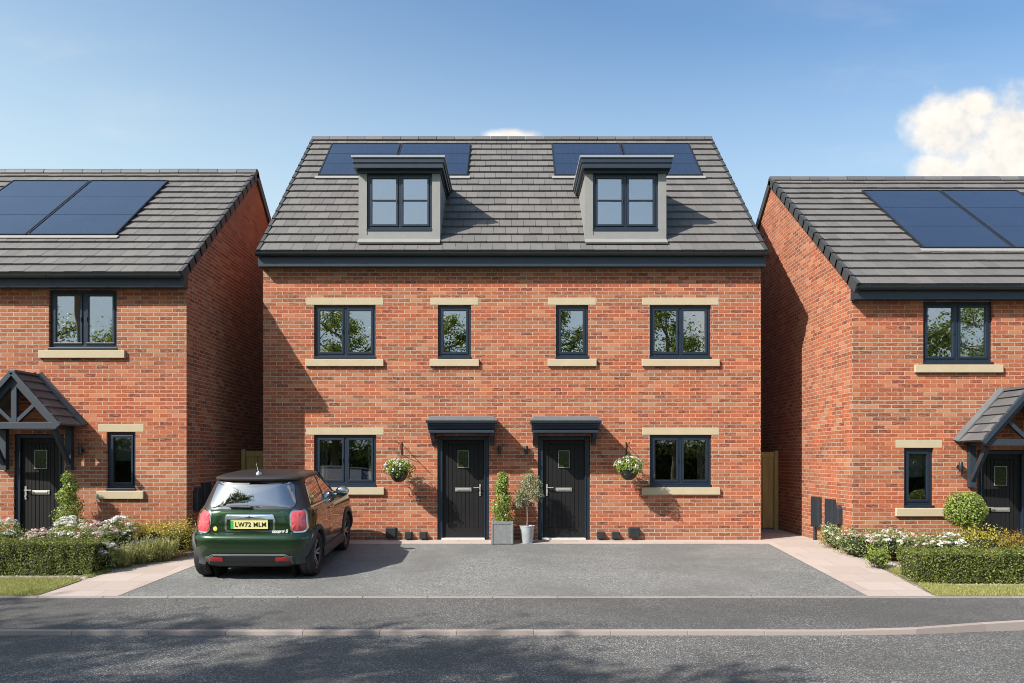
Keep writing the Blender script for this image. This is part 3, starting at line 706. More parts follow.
mb.box(-4.72, 4.72, .31, 3.4, 2.45, 2.70); mb.box(-4.72, 4.72, 3.0, 3.2, -.5, 5.4); mb.box(-4.72, 4.72, .31, 3.0, -.55, -.02); mb.box(-.04, .04, .31, 3.0, 0, 5.4); mb.box(-4.72, 4.72, .31, 3.0, 5.38, 5.5)
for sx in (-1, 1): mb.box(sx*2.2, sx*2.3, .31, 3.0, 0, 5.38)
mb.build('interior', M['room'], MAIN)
for i, h in enumerate(win_big+win_nar):
    a, b, c, d = norm(h); nar = i >= 4
    window(MAIN, a+.004, b-.004, c+.045, d-.004, 0, 1 if nar else 2, 'glassg' if i < 2 else 'glass'); lintel_sill(MAIN, a, b, c+.045, d, 0)
for i, (a, b) in enumerate(doors):
    front_door(MAIN, a+.004, b-.004, 0, 2.10, 0, 1 if i == 0 else -1)
    # flat moulded canopy on two brackets
    mb = MB(); cx = (a+b)/2; w = .69; p = .60
    def tier(hw, dep, z0, z1, mi=0): mb.box(cx-hw, cx+hw, -dep, .0, z0, z1, mi)
    prof = [(0, 2.20), (-p+.11, 2.20), (-p+.10, 2.225), (-p+.075, 2.235), (-p+.06, 2.27), (-p+.03, 2.30), (-p, 2.31), (-p, 2.335), (0, 2.345)]
    mb.prism(prof, 'x', cx-w+.03, cx+w-.03)
    tier(w, p+.03, 2.345, 2.385); tier(w-.05, p-.02, 2.15, 2.20)
    mb.box(cx-w-.008, cx+w+.008, -p-.045, 0, 2.385, 2.425, 1); mb.box(cx-w+.05, cx+w-.05, -p+.05, 0, 2.425, 2.475, 1)
    can = mb.build('door_canopy', [M['navy2'], M['capd']], MAIN, bevel=.006)
    for sx in (-1, 1):
        bk = MB(); bx = cx+sx*(w-.10)
        bk.prism([(0, 2.15), (-.36, 2.15), (-.34, 2.10), (-.22, 2.06), (-.08, 1.99), (-.05, 1.93), (0, 1.92)], 'x', bx-.045, bx+.045)
        bk.build('canopy_bracket', M['navy2'], can, bevel=.006)
for x in (-.255, .285): wall_lamp(MAIN, x, 1.82, 0)
for s in (-1, 1):
    vent_box(MAIN, s*2.45+.01, .16, .20, 0, 'flue_box', .10); vent_box(MAIN, s*2.09, .10, .135, 0, 'drain_box'); vent_box(MAIN, s*1.79, .10, .135, 0, 'drain_box')
    bk = MB(); bx, bz = s*2.265+.04, 1.86     # hanging basket bracket
    bk.box(bx-.012, bx+.012, -.008, 0, bz-.14, bz+.12); bk.tube([(bx, 0, bz+.08), (bx, -.44, bz+.085), (bx, -.46, bz+.11)], .007, 6); bk.tube([(bx, 0, bz-.12), (bx, -.12, bz-.05), (bx, -.26, bz+.08)], .006, 6)
    bk.build('basket_bracket', M['cable'], MAIN)
# eaves
mb = MB(); mb.box(-HW-.03, HW+.03, -.215, -.19, ZS, 5.70); mb.box(-HW-.03, HW+.03, -.19, -.004, ZS+.005, ZS+.025)
for sx in (-1, 1):
    mb.add([(sx*(HW+.028), y, z) for y, z in [(-.215, ZS+.002), (-.004, ZS+.002), (-.004, 5.92), (-.215, 5.72)]], [(0, 1, 2, 3)])
mb.build('fascia', M['navy2'], MAIN)
gutter('gutter', -HW-.06, HW+.06, -.283, 5.735, MAIN)
DORM = [(-3.09, -1.455), (1.475, 3.11)]
SL = (RZ-EZ)/(RY-EY); LEN = math.hypot(RY-EY, RZ-EZ)
def in_dormer(x, s):
    y = EY+(RY-EY)/LEN*s
    return any(a+.12 < x < b-.12 and .12 < y < 1.55 for a, b in DORM)
mb = MB(); n, e, c, s_ = tile_roof(mb, -HW+.02, HW-.02, EY, EZ, RY, RZ, .338, .25, in_dormer)
cs = (RY-EY)/LEN
dh = [(a+.1, b-.1, .35/cs, 1.85/cs) for a, b in DORM]
mb.sheet([-HW, HW]+[q for h in dh for q in h[:2]], [.02, LEN]+[q for h in dh for q in h[2:]], dh, lambda u, s: (u, EY+cs*s, EZ+SL*cs*s))
mb.quad((-HW, RY, RZ), (HW, RY, RZ), (HW, DEPTH+.3, EZ), (-HW, DEPTH+.3, EZ))
roof = mb.build('roof', M['tile'], MAIN, fix=False)
mb = MB(); ridge_tiles(mb, -HW-.02, HW+.02, RY, RZ+.03); mb.build('ridge_tiles', M['slate'], roof, smooth=True, sharp=50)
for sx in (-1, 1):
    mb = MB(); verge_units(mb, sx*(HW-.03), sx*(HW+.035), EY, EZ, n, e, c, s_); mb.build('verge', M['verge'], roof)
# dormers
for a, b in DORM:
    cx = (a+b)/2; zt = 7.46; zb = 6.0; yf = 0.0
    mb = MB(); wx0, wx1, wz0, wz1 = cx-.66, cx+.66, 6.245, 7.42
    hl = [(wx0, wx1, wz0, wz1)]
    mb.sheet([a, b, wx0, wx1], [zb, zt, wz0, wz1], hl, lambda u, v: (u, yf, v))
    for q in ((wx0, wz0, wx0, wz1), (wx1, wz0, wx1, wz1), (wx0, wz0, wx1, wz0), (wx0, wz1, wx1, wz1)):
        mb.quad((q[0], yf, q[1]), (q[2], yf, q[3]), (q[2], yf+.15, q[3]), (q[0], yf+.15, q[1]))
    for xx in (a, b): mb.quad((xx, yf, zb), (xx, 2.4, zb), (xx, 2.4, zt), (xx, yf, zt))
    mb.quad((a, yf, zt), (b, yf, zt), (b, 2.4, zt), (a, 2.4, zt))
    for sx in (a, b):     # corner boards
        x0, x1 = (sx-.006, sx+.16) if sx == a else (sx-.16, sx+.006)
        mb.box(x0, x1, yf-.012, yf-.002, 6.16, zt-.01)
    mb.box(a-.004, b+.004, yf-.013, yf-.003, 6.06, 6.158)
    D = mb.build('dormer', M['grp'], MAIN)
    ap = MB(); ap.hexa([(a-.01, yf-.14, 5.955), (b+.01, yf-.14, 5.955), (b+.01, yf, 6.06), (a-.01, yf, 6.06), (a-.01, yf-.155, 5.985), (b+.01, yf-.155, 5.985), (b+.01, yf-.014, 6.085), (a-.01, yf-.014, 6.085)])
    ap.build('lead_apron', M['grp'], D)
    rf = MB(); o = .075
    rf.box(a-o, b+o, yf-.17, 2.0, 7.46, 7.655, 0); rf.box(a-o-.02, b+o+.02, yf-.19, 2.05, 7.56, 7.645, 0)
    rf.box(a-o-.045, b+o+.045, yf-.215, 2.1, 7.655, 7.70, 1)
    rf.box(a-.03, b+.03, yf-.06, 1.9, 7.40, 7.46, 0)
    rf.build('dormer_roof', [M['navy2'], M['cap']], D, bevel=.004)
    window(D, wx0+.002, wx1-.002, wz0+.045, wz1-.002, yf, 2, 'glassd', transom=6.875, recess=.03, name='dormer_window')
    rb = MB(); rb.box(a+.1, b-.1, .32, .34, 6.0, 7.45); rb.build('dormer_blind', M['blind'], D)
# solar panels
for s in (-1, 1):
    f0, f1 = ((2.33-EY)/cs, (3.74-EY)/cs)
    for x0, x1 in (((.98, 2.69), (2.71, 4.40)) if s > 0 else ((-2.75, -1.03), (-4.48, -2.77))): solar(MAIN, x0, x1, EY, EZ, c, s_, f0, f1)
    if s > 0: flashing(MAIN, .98, 4.40, EY, EZ, c, s_, f0, f1)
    else: flashing(MAIN, -4.48, -1.03, EY, EZ, c, s_, f0, f1)

# ---- the two neighbours (mirror images)
def neighbour(label, xc, sg, yw, zf, zs, ey, ez, ry, rz, name):
    H = thing(name, label, 'house')
    X = lambda u: xc+sg*u
    Wd = 6.2; dep = 2*(ry-yw)
    def hole(u0, u1, z0, z1): a, b = sorted((X(u0), X(u1))); return (a, b, z0, z1)
    up = hole(1.29, 2.55, zf+3.66, zs-.002); sm = hole(.945, 1.48, zf+1.06, zf+2.14); dr = hole(2.27, 3.20, -.8, zf+2.11)
    up2 = hole(4.3, 5.4, zf+3.66, zs-.002)
    mb = MB(); front_wall(mb, X(0), X(Wd), -.8, zs+.12, yw, [up, sm, dr, up2])
    for u in (0, Wd):
        g = [(yw, -.8), (yw+dep, -.8), (yw+dep, ez+.12), (ry, rz-.10), (yw, ez+.14)]
        mb.add([(X(u), y, z) for y, z in g], [(0, 1, 2, 3, 4)])
        uu = u+.3 if u == 0 else u-.3
        mb.add([(X(uu), max(y, yw+.3), z) for y, z in g], [(0, 1, 2, 3, 4)], 1)
    mb.quad((X(0), yw+dep, -.8), (X(Wd), yw+dep, -.8), (X(Wd), yw+dep, ez+.1), (X(0), yw+dep, ez+.1))
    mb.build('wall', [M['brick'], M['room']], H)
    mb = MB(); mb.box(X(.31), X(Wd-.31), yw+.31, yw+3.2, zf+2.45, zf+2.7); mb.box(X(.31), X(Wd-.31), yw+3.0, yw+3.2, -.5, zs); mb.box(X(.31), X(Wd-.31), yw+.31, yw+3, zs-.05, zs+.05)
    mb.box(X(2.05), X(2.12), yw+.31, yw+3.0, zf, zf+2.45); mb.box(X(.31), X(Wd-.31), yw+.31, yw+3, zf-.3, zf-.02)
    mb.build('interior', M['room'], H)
    for h, nar in ((up, 0), (sm, 1), (up2, 0)):
        a, b, z0, z1 = h
        window(H, a+.004, b-.004, z0+.045, z1-.004, yw, 1 if nar else 2, 'glassg' if nar else 'glass')
        lintel_sill(H, a, b, z0+.045, z1, yw, bool(nar))
    a, b = dr[:2]; front_door(H, a+.004, b-.004, zf, zf+2.10, yw, -sg if sg > 0 else -1, .10)
    wall_lamp(H, X(1.93), zf+1.80, yw)
    # eaves
    mb = MB(); mb.box(X(-.03), X(Wd+.03), ey+.065, ey+.09, zs, ez-.04); mb.box(X(-.03), X(Wd+.03), ey+.09, yw-.004, zs+.004, zs+.02)
    for u in (-.028, Wd+.028):
        mb.add([(X(u), y, z) for y, z in [(ey+.067, zs+.002), (yw-.004, zs+.002), (yw-.004, ez+.16), (ey+.067, ez-.03)]], [(0, 1, 2, 3)])
    mb.build('fascia', M['navy2'], H)
    x0, x1 = sorted((X(-.04), X(Wd+.04))); gutter('gutter', x0, x1, ey-.005, ez-.012, H)
    mb = MB(); n, e, c, s_ = tile_roof(mb, x0+.03, x1-.03, ey, ez, ry, rz, .338, .25)
    mb.quad((x0, ey+.05, ez+.03), (x1, ey+.05, ez+.03), (x1, ry, rz-.002), (x0, ry, rz-.002)); mb.quad((x0, ry, rz), (x1, ry, rz), (x1, 2*ry-ey, ez), (x0, 2*ry-ey, ez))
    rf = mb.build('roof', M['tile'], H, fix=False)
    mb = MB(); ridge_tiles(mb, x0-.01, x1+.01, ry, rz+.03); mb.build('ridge_tiles', M['slate'], rf, smooth=True, sharp=50)
    mb = MB(); verge_units(mb, X(0.02), X(-.05), ey, ez, n, e, c, s_, .12); mb.build('verge', M['verge'], rf)
    mb = MB(); verge_units(mb, X(Wd-.02), X(Wd+.05), ey, ez, n, e, c, s_, .12)
    mb.build('verge', M['verge'], rf); mb = MB()
    def P(u, s, h): return (X(u), 2*ry-(ey+c*s-s_*h), ez+s_*s+c*h)
    Lr = n*e
    mb.hexa([P(.02, 0, -.13), P(-.05, 0, -.13), P(-.05, Lr, -.13), P(.02, Lr, -.13), P(.02, 0, .05), P(-.05, 0, .05), P(-.05, Lr, .05), P(.02, Lr, .05)])
    mb.build('verge', M['verge'], rf)
    s0, s1 = ((yw+.98)-ey)/c, (2.03-ey)/c
    for u0, u1 in ((1.78, 3.53), (3.55, 5.30)): p0, p1 = sorted((X(u0), X(u1))); solar(H, p0, p1, ey, ez, c, s_, s0, s1)
    p0, p1 = sorted((X(1.78), X(5.3))); flashing(H, p0, p1, ey, ez, c, s_, s0, s1)
    # porch: pitched timber canopy with truss front
    u_c = 2.735; zr, ze, hw, pr = zf+3.16, zf+2.24, .82, .80
    def B(mb, p, q, w, y0, y1):     # timber in the front plane between two (u,z) points
        d = Vector((q[0]-p[0], q[1]-p[1])).normalized(); nn = Vector((-d.y, d.x))*w/2
        pts = [(X(p[0]-nn.x), p[1]-nn.y), (X(q[0]-nn.x), q[1]-nn.y), (X(q[0]+nn.x), q[1]+nn.y), (X(p[0]+nn.x), p[1]+nn.y)]
        mb.prism(pts, 'y', y0, y1)
    yo, yi = yw-pr+.06, yw-pr+.15
    mb = MB()
    B(mb, (u_c-hw+.10, ze+.005), (u_c+.02, zr-.09), .11, yo, yi); B(mb, (u_c+hw-.10, ze+.005), (u_c-.02, zr-.09), .11, yo+.001, yi+.001)
    B(mb, (u_c-hw+.06, ze-.01), (u_c+hw-.06, ze-.01), .115, yo-.012, yi+.01)
    B(mb, (u_c, ze+.05), (u_c, zr-.16), .10, yo+.004, yi-.004)
    for sx in (-1, 1): B(mb, (u_c+sx*.04, ze+.06), (u_c+sx*.40, ze+.40), .065, yo+.008, yi-.01)
    for sx in (-1, 1):
        uu = u_c+sx*(hw-.22)
        mb.box(X(uu-.05), X(uu+.05), yw-pr+.16, yw, ze-.065, ze+.045)           # arms back to the wall
        mb.box(X(uu-.055), X(uu+.055), yw-.10, yw-.002, ze-.80, ze-.065)        # wall posts
        mb.prism([(yw-.08, ze-.62), (yw-.08, ze-.74), (yw-pr+.22, ze-.09), (yw-pr+.34, ze-.07)], 'x', X(uu-.035), X(uu+.035))
    pc_ = mb.build('porch_canopy', M['timber'], H, bevel=.004)
    tm = MB(); Ls = math.hypot(hw, zr-ze); nC = 6; cu, cz = hw/Ls, (zr-ze)/Ls
    for sx in (-1, 1):
        for i in range(nC):
            sa, sb = i*Ls/nC, min((i+1)*Ls/nC+.02, Ls)
            for k in range(3):
                y0 = yw-pr+k*pr/3+.001; y1 = y0+pr/3-.002; h0 = .045+random.uniform(-.002, .002)
                def Q(y, s, h): return (X(u_c+sx*(hw-cu*s)+sx*cz*h), y, ze+cz*s+cu*h)
                tm.hexa([Q(y0, sa, 0), Q(y1, sa, 0), Q(y1, sb, 0), Q(y0, sb, 0), Q(y0, sa, h0), Q(y1, sa, h0), Q(y1, sb, .014), Q(y0, sb, .014)])
    tm.build('canopy_tiles', M['slate'], pc_)
    fl = MB()
    for sx in (-1, 1):
        def Q(y, s, h): return (X(u_c+sx*(hw-cu*s)+sx*cz*h), y, ze+cz*s+cu*h)
        fl.hexa([Q(yw-.11, -.02, .03), Q(yw-.002, -.02, .03), Q(yw-.002, Ls, .03), Q(yw-.11, Ls, .03), Q(yw-.11, -.02, .062), Q(yw-.003, -.02, .11), Q(yw-.003, Ls+.03, .11), Q(yw-.11, Ls, .062)])
    fl.box(X(u_c-.06), X(u_c+.06), yw-pr-.01, yw-.002, zr+.005, zr+.045)
    fl.build('lead_flashing', M['lead'], pc_)
    bb = MB()
    for sx in (-1, 1): B(bb, (u_c+sx*(hw+.01), ze-.02), (u_c, zr+.005), .085, yw-pr-.012, yw-pr+.055)
    bb.build('bargeboard', M['timber'], pc_, bevel=.004)
    return H, X
LH, LX = neighbour('brick house at the left edge with its gable wall in deep shade', -6.02, -1, -1.35, 0.0, 4.775, -1.63, 5.0, 2.6, 8.36, 'brick_house')
RH, RX = neighbour('brick house at the right edge with its gable wall half in sun', 6.16, 1, -1.65, -.30, 4.50, -1.93, 4.72, 2.8, 8.26, 'brick_house')
def meter(parent, xw, sg, y, z0, z1, w, dep=.12, rnd=False, pipe=False):
    mb = MB()
    if rnd:
        pts = [(y-w/2, z0), (y+w/2, z0), (y+w/2, z1-.07), (y+w/2-.06, z1), (y-w/2+.06, z1), (y-w/2, z1-.07)]
        mb.prism(pts, 'x', xw, xw+sg*dep*1.5)
    else:
        mb.box(xw, xw+sg*dep, y-w/2, y+w/2, z0, z1); mb.box(xw+sg*dep, xw+sg*(dep+.012), y-w/2+.02, y+w/2-.02, z0+.03, z1-.03)
    if pipe: mb.tube([(xw+sg*.05, y+.05, z0), (xw+sg*.05, y+.05, -.2)], .028, 8)
    mb.build('meter_box', M['meter'], parent, bevel=.012)
meter(RH, 6.16, -1, -.06, .27, .88, .40, .07, pipe=True); meter(RH, 6.16, -1, -.76, .255, .87, .38, .07); meter(RH, 6.16, -1, -1.14, .42, .78, .22, .06, True)
meter(LH, -6.02, 1, -.50, .48, 1.18, .34, .07); meter(LH, -6.02, 1, .15, .48, 1.18, .34, .07); meter(LH, -6.02, 1, -.92, .66, 1.10, .26, .06, True)

# curtains and blinds behind the glass
def curtain(x0, x1, z0, z1, y, label):
    mb = MB(); n = 28; vs = []
    for k in range(n+1):
        x = x0+(x1-x0)*k/n; yy = y+.025*math.sin(k*1.9)+.01*math.sin(k*.7)
        vs += [(x, yy, z0), (x, yy, z1)]
    mb.add(vs, [(2*k, 2*k+2, 2*k+3, 2*k+1) for k in range(n)]); o = mb.build('curtain', M['curtain'], None, True)
    sd = o.modifiers.new('thickness', 'SOLIDIFY'); sd.thickness = .008
    tag(o, label, 'curtain', 'curtains behind the windows of the middle pair')
curtain(3.84, 4.06, .35, 2.25, .42, 'cream curtain at the right side of the right ground floor window')
curtain(2.86, 2.98, .35, 2.25, .42, 'thin cream curtain at the left side of the right ground floor window')
curtain(-4.06, -3.82, .35, 2.25, .42, 'cream curtain at the left side of the window beside the parked car')
curtain(-2.98, -2.84, .35, 2.25, .42, 'cream curtain at the right side of the window beside the parked car')
curtain(3.84, 4.06, 2.9, 4.9, .42, 'cream curtain at the right side of the right upper window')
def blind(X, zf, yw, label):
    mb = MB(); a, b = sorted((X(.98), X(1.45))); mb.box(a, b, yw+.18, yw+.186, zf+1.62, zf+2.12)
    mb.tube([(a, yw+.183, zf+1.62), (b, yw+.183, zf+1.62)], .012, 8)
    tag(mb.build('roller_blind', M['blind'], None), label, 'blind')
blind(LX, 0.0, -1.35, 'pale roller blind half down in the small window of the left house')
blind(RX, -.3, -1.65, 'pale roller blind half down in the small window of the right house')

# ---- gates
def gate(x0, x1, y, z1, label, lx):
    t = thing('wooden_gate', label, 'gate', (0, y, 0))
    mb = MB(); w = x1-x0; mb.box(x0, x0+.09, -.05, .05, -.02, z1+.03); mb.box(x1-.09, x1, -.05, .05, -.02, z1+.03); mb.build('gate_post', M['gate'], t, bevel=.006)
    mb = MB(); n = max(3, round((w-.2)/.125)); pw = (w-.20)/n
    for k in range(n): mb.box(x0+.10+k*pw+.003, x0+.10+(k+1)*pw-.003, -.012, .012, .05, z1)
    mb.box(x0+.10, x1-.10, -.03, -.0125, z1-.12, z1-.002); mb.box(x0+.10, x1-.10, .0125, .03, .2, .3)
    g = mb.build('gate_board', M['gate'], t, bevel=.003)
    l = MB(); l.box(lx-.025, lx+.025, -.05, -.031, .92, 1.10); l.tube([(lx, -.05, 1.0), (lx+.07, -.06, 1.0)], .01, 6); l.build('latch', M['black'], g)
gate(-6.0, -5.06, 1.6, 1.82, 'tall wooden gate seen behind the car between left house and middle pair', -5.25)
gate(5.06, 6.14, 2.3, 1.80, 'tall wooden gate between middle pair and right house', 5.62)

# ------------------------------------------------------------------ plants
def leaf(mb, p, nrm, size, asp=.55, mi=0, fold=.0):
    nrm = nrm.normalized(); a = nrm.orthogonal().normalized(); a = Matrix.Rotation(random.uniform(0, 6.283), 3, nrm) @ a; b = nrm.cross(a)
    l, w = size, size*asp
    mb.add([p-a*l*.5, p+b*w*.5, p+a*l*.5, p-b*w*.5], [(0, 1, 2, 3)], mi)
def rnd_dir():
    while True:
        v = Vector((random.uniform(-1, 1), random.uniform(-1, 1), random.uniform(-1, 1)))
        if .05 < v.length < 1: return v.normalized()
def ball_leaves(mb, c, r, n, size, shell=.35, asp=.55, flat=1.0, noise=.12, mi=0, up=0.0):
    c = Vector(c); ph = [random.uniform(0, 6.28) for _ in range(6)]
    for _ in range(n):
        d = rnd_dir()
        lump = 1+noise*(math.sin(d.x*4+ph[0])*math.sin(d.y*5+ph[1])+math.sin(d.z*6+ph[2]+d.x*3)*.7)
        rr = r*lump*(1-shell*random.random()**1.6)
        p = c+Vector((d.x*rr, d.y*rr, d.z*rr*flat))
        leaf(mb, p, d*.8+rnd_dir()*.9+Vector((0, 0, up)), size*random.uniform(.7, 1.3), asp, mi)
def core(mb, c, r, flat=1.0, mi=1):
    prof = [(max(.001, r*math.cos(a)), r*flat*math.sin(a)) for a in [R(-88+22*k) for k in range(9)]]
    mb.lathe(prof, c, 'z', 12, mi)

def hedge(x0, x1, y0, y1, z0, h, n, label):
    t = thing('clipped_hedge', label, 'hedge', ((x0+x1)/2, (y0+y1)/2, z0))
    hx, hy = (x1-x0)/2, (y1-y0)/2; mb = MB(); ph = [random.uniform(0, 6) for _ in range(6)]
    area = [2*hx*h, 2*hx*2*hy, 2*hy*h]; tot = sum(area)
    for _ in range(n):
        q = random.random()*tot; lump = 0
        if q < area[0]: u, v = random.uniform(-hx, hx), random.uniform(.02, h); p = Vector((u, -hy, v)); nr = Vector((0, -1, .2))
        elif q < area[0]+area[1]: u, v = random.uniform(-hx, hx), random.uniform(-hy, hy); p = Vector((u, v, h)); nr = Vector((0, 0, 1))
        else: sx = random.choice((-1, 1)); p = Vector((sx*hx, random.uniform(-hy, hy), random.uniform(.02, h))); nr = Vector((sx, 0, .2))
        lump = .022*math.sin(p.x*7+ph[0])*math.sin(p.z*9+p.y*8+ph[1])+.016*math.sin(p.x*17+ph[2]+p.z*11)+.012*math.sin(p.x*31+ph[3])
        dep = abs(random.gauss(0, .03)); p += nr.normalized()*(lump-dep+.015)
        if random.random() < .03: p += nr.normalized()*random.uniform(.01, .045)
        leaf(mb, p, nr+rnd_dir()*1.1, random.uniform(.018, .034), .6)
    mb.build('foliage', M['hedge'], t, fix=False)
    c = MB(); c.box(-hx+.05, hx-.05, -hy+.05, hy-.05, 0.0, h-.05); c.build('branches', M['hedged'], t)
hedge(-10.2, -6.66, -3.42, -2.85, -.215, .535, 24000, 'low clipped green hedge in front of the left house beside white flowers')
hedge(6.12, 9.6, -4.02, -3.4, -.25, .47, 24000, 'low clipped green hedge in front of the right house')

def flower_mesh(r, n, mat, flat=.6):
    mb = MB()
    for _ in range(n):
        d = rnd_dir(); d.z = abs(d.z)*.9+.05
        p = Vector((d.x*r, d.y*r, d.z*r*flat))*random.uniform(.75, 1.05)
        leaf(mb, p, d+rnd_dir()*.5, r*random.uniform(.38, .62), .8)
    return mb.build('flower_head', mat, None, fix=False)
_fl = {}
def flower_bush(label, x, y, rad, h, leafm, n, flowers, leafsize=.035, group=None, fmat='petal', fr=.055, name='flowering_shrub', cat='shrub'):
    z = gz(y); t = thing(name, label, cat, (x, y, z), group=group)
    mb = MB(); k = 5
    for i in range(k):
        a = i*6.283/k+random.random(); rr = rad*.48
        cz = h*random.uniform(.48, .62)
        ball_leaves(mb, (math.cos(a)*rr, math.sin(a)*rr, cz), rad*.62, n//k, leafsize, .55, .5, min(1.3, h*.5/(rad*.62)), .2)
        core(mb, (math.cos(a)*rr*.7, math.sin(a)*rr*.7, cz*.8), rad*.36, min(1.2, h*.36/(rad*.36)))
    for _ in range(n//10):
        a = random.random()*6.28; rr = rad*math.sqrt(random.random())
        leaf(mb, Vector((math.cos(a)*rr, math.sin(a)*rr, h*random.uniform(.0, 1.06)*(1-.35*(rr/rad)**2))), rnd_dir(), leafsize*1.2, .4)
    mb.build('foliage', [M[leafm], M['hedged']], t, fix=False)
    base = None
    for i in range(flowers):
        a = random.random()*6.28; rr = rad*random.random()**.5*.95
        if math.sin(a) > .3 and random.random() < .6: a = -a
        pz = h*(1.02-.42*(rr/rad)**2)+random.uniform(-.03, .03)
        if i == 0: base = flower_mesh(fr, 46, M[fmat]); o = base
        else: o = base.copy(); COL.objects.link(o)
        o.parent = t; o.location = (math.cos(a)*rr, math.sin(a)*rr, pz-.01); s = random.uniform(.65, 1.25); o.scale = (s, s, s*random.uniform(.7, 1.1)); o.rotation_euler = (random.uniform(-.5, .5), random.uniform(-.5, .5), random.random()*6)
    return t
def at(px, d): return (px-512)*d/F, d-CAM_D
WF = 'white flowering shrubs in the left bed'
for px, d, rad, h, nf, lab in ((6, 13.6, .34, .76, 18, 'white flowering shrub at the left photo edge before the dark door'),
                               (40, 13.3, .36, .60, 28, 'white flowering shrub right behind the middle of the left hedge'),
                               (72, 13.7, .38, .78, 26, 'tall white flowering shrub below the spiral topiary by the left door'),
                               (98, 13.5, .36, .74, 26, 'white flowering shrub left of the lavender, behind the hedge end'),
                               (121, 13.9, .34, .76, 22, 'white flowering shrub under the small window of the left house'),
                               (104, 13.05, .24, .46, 14, 'small white flowering shrub at the right end of the left hedge')):
    x, y = at(px, d); flower_bush(lab, x, y, rad, h, 'bush', 2200, nf+6, group=WF, fr=.057, fmat='pink' if px in (40, 98) else 'petal')
RF = 'pale flowering shrubs in the right bed'
for px, d, rad, h, nf, lab, fm in ((838, 15.0, .34, .46, 16, 'pale flowering shrub nearest the meter boxes at the gable corner', 'petal'),
                               (858, 14.25, .42, .48, 20, 'pale flowering shrub left of the small bright green bush', 'pink'),
                               (890, 13.9, .42, .52, 20, 'pale flowering shrub behind the small bright green bush', 'petal'),
                               (918, 13.6, .38, .52, 18, 'pale flowering shrub under the small window of the right house', 'pink'),
                               (946, 13.45, .36, .56, 26, 'white flowering shrub left of the ball topiary stem', 'petal')):
    x, y = at(px, d); flower_bush(lab, x, y, rad, h, 'bush', 2600, nf, group=RF, fmat=fm, fr=.05)
x, y = at(878, 13.15); flower_bush('small bright green bush at the left end of the right hedge', x, y, .21, .34, 'lime', 1300, 0, .03, name='green_bush')
x, y = at(980, 13.35); flower_bush('rounded golden green shrub below the ball topiary', x, y, .38, .66, 'gold', 2800, 0, .034, name='golden_shrub')
x, y = at(1012, 13.5); flower_bush('russet orange shrub behind the right hedge before the dark door', x, y, .32, .56, 'russet', 2400, 0, .034, name='golden_shrub')
for px, d, r, h, lab in ((150, 14.1, .34, .74, 'yellow leaved shrub behind the lavender clump'), (178, 14.2, .34, .70, 'yellow leaved shrub beside the parked car at the house corner'),
                         (64, 14.0, .28, .6, 'yellow leaved shrub hidden low behind the white flowers by the left door')):
    x, y = at(px, d); flower_bush(lab, x, y, r, h, 'gold', 3000, 0, .034, name='golden_shrub', group='golden shrubs in the left bed')
def lavender(px, d, r, h, label):
    x, y = at(px, d); t = thing('lavender_clump', label, 'lavender', (x, y, gz(y)), group='lavender clumps beside the left path'); mb = MB()
    for _ in range(420):
        a = random.random()*6.28; rr = r*random.random()**.5; b = Vector((math.cos(a)*rr*.5, math.sin(a)*rr*.5, 0)); tip = Vector((math.cos(a)*rr*1.1, math.sin(a)*rr*1.1, h*random.uniform(.55, 1.05)))
        sd = Vector((random.uniform(-1, 1), random.uniform(-1, 1), 0)).normalized()*.006
        mb.add([b-sd, b+sd, tip+sd*.5, tip-sd*.5], [(0, 1, 2, 3)])
    ball_leaves(mb, (0, 0, h*.45), r*.95, 1700, .045, .8, .3, .8, .3)
    for _ in range(70):
        a = random.random()*6.28; rr = r*random.random()**.5
        p = Vector((math.cos(a)*rr*1.05, math.sin(a)*rr*1.05, h*random.uniform(.8, 1.1)))
        for k in range(3): leaf(mb, p+Vector((0, 0, .012*k)), rnd_dir(), .024, .6, 1)
    mb.build('foliage', [M['lav'], M['lavf']], t, fix=False)
lavender(122, 13.3, .26, .36, 'lavender clump nearest the white flowers by the left path')
lavender(142, 13.6, .27, .40, 'lavender clump in the middle of the left path border')
lavender(163, 13.85, .25, .38, 'lavender clump nearest the parked car')

# topiary: spiral conifer by the left door, ball tree by the right door, planters between the two main doors
def spiral(mb, c, h, r0, turns, n, size):
    for _ in range(n):
        t = random.random(); rr = r0*(1-.58*t)*(1+.10*math.sin(t*turns*6.283*2)); a = t*turns*6.283
        off = Vector((math.cos(a), math.sin(a), 0))*rr*.20
        d = rnd_dir(); p = Vector(c)+Vector((0, 0, h*t))+off+Vector((d.x, d.y, d.z*.75))*rr*.84*(1-.5*random.random()**2)*(1+.16*math.sin(a*2.3+t*19))
        leaf(mb, p, d+rnd_dir()*.8, size*random.uniform(.7, 1.3), .5)
x, y = at(69, 14.25); t = thing('spiral_topiary', 'spiral clipped conifer standing by the left house door', 'topiary', (x, y, gz(y)))
mb = MB(); spiral(mb, (0, 0, .50), .95, .30, 2.6, 5200, .038); mb.build('foliage', M['box'], t, fix=False)
mb = MB(); mb.tube([(0, 0, 0), (0, 0, 1.4)], [.022, .008], 8); mb.build('trunk', M['bark'], t)
x, y = at(966, 13.75); t = thing('ball_topiary', 'ball clipped topiary tree on a thin stem by the right house door', 'topiary', (x, y, gz(y)))
mb = MB(); ball_leaves(mb, (0, 0, .90), .345, 5200, .036, .28, .55, .95, .06); core(mb, (0, 0, .90), .26, .9); mb.build('crown', [M['box'], M['hedged']], t, fix=False)
mb = MB(); mb.tube([(0, 0, 0), (.012, 0, .35), (-.005, 0, .75)], [.025, .02, .016], 8); mb.build('trunk', M['bark'], t, True)

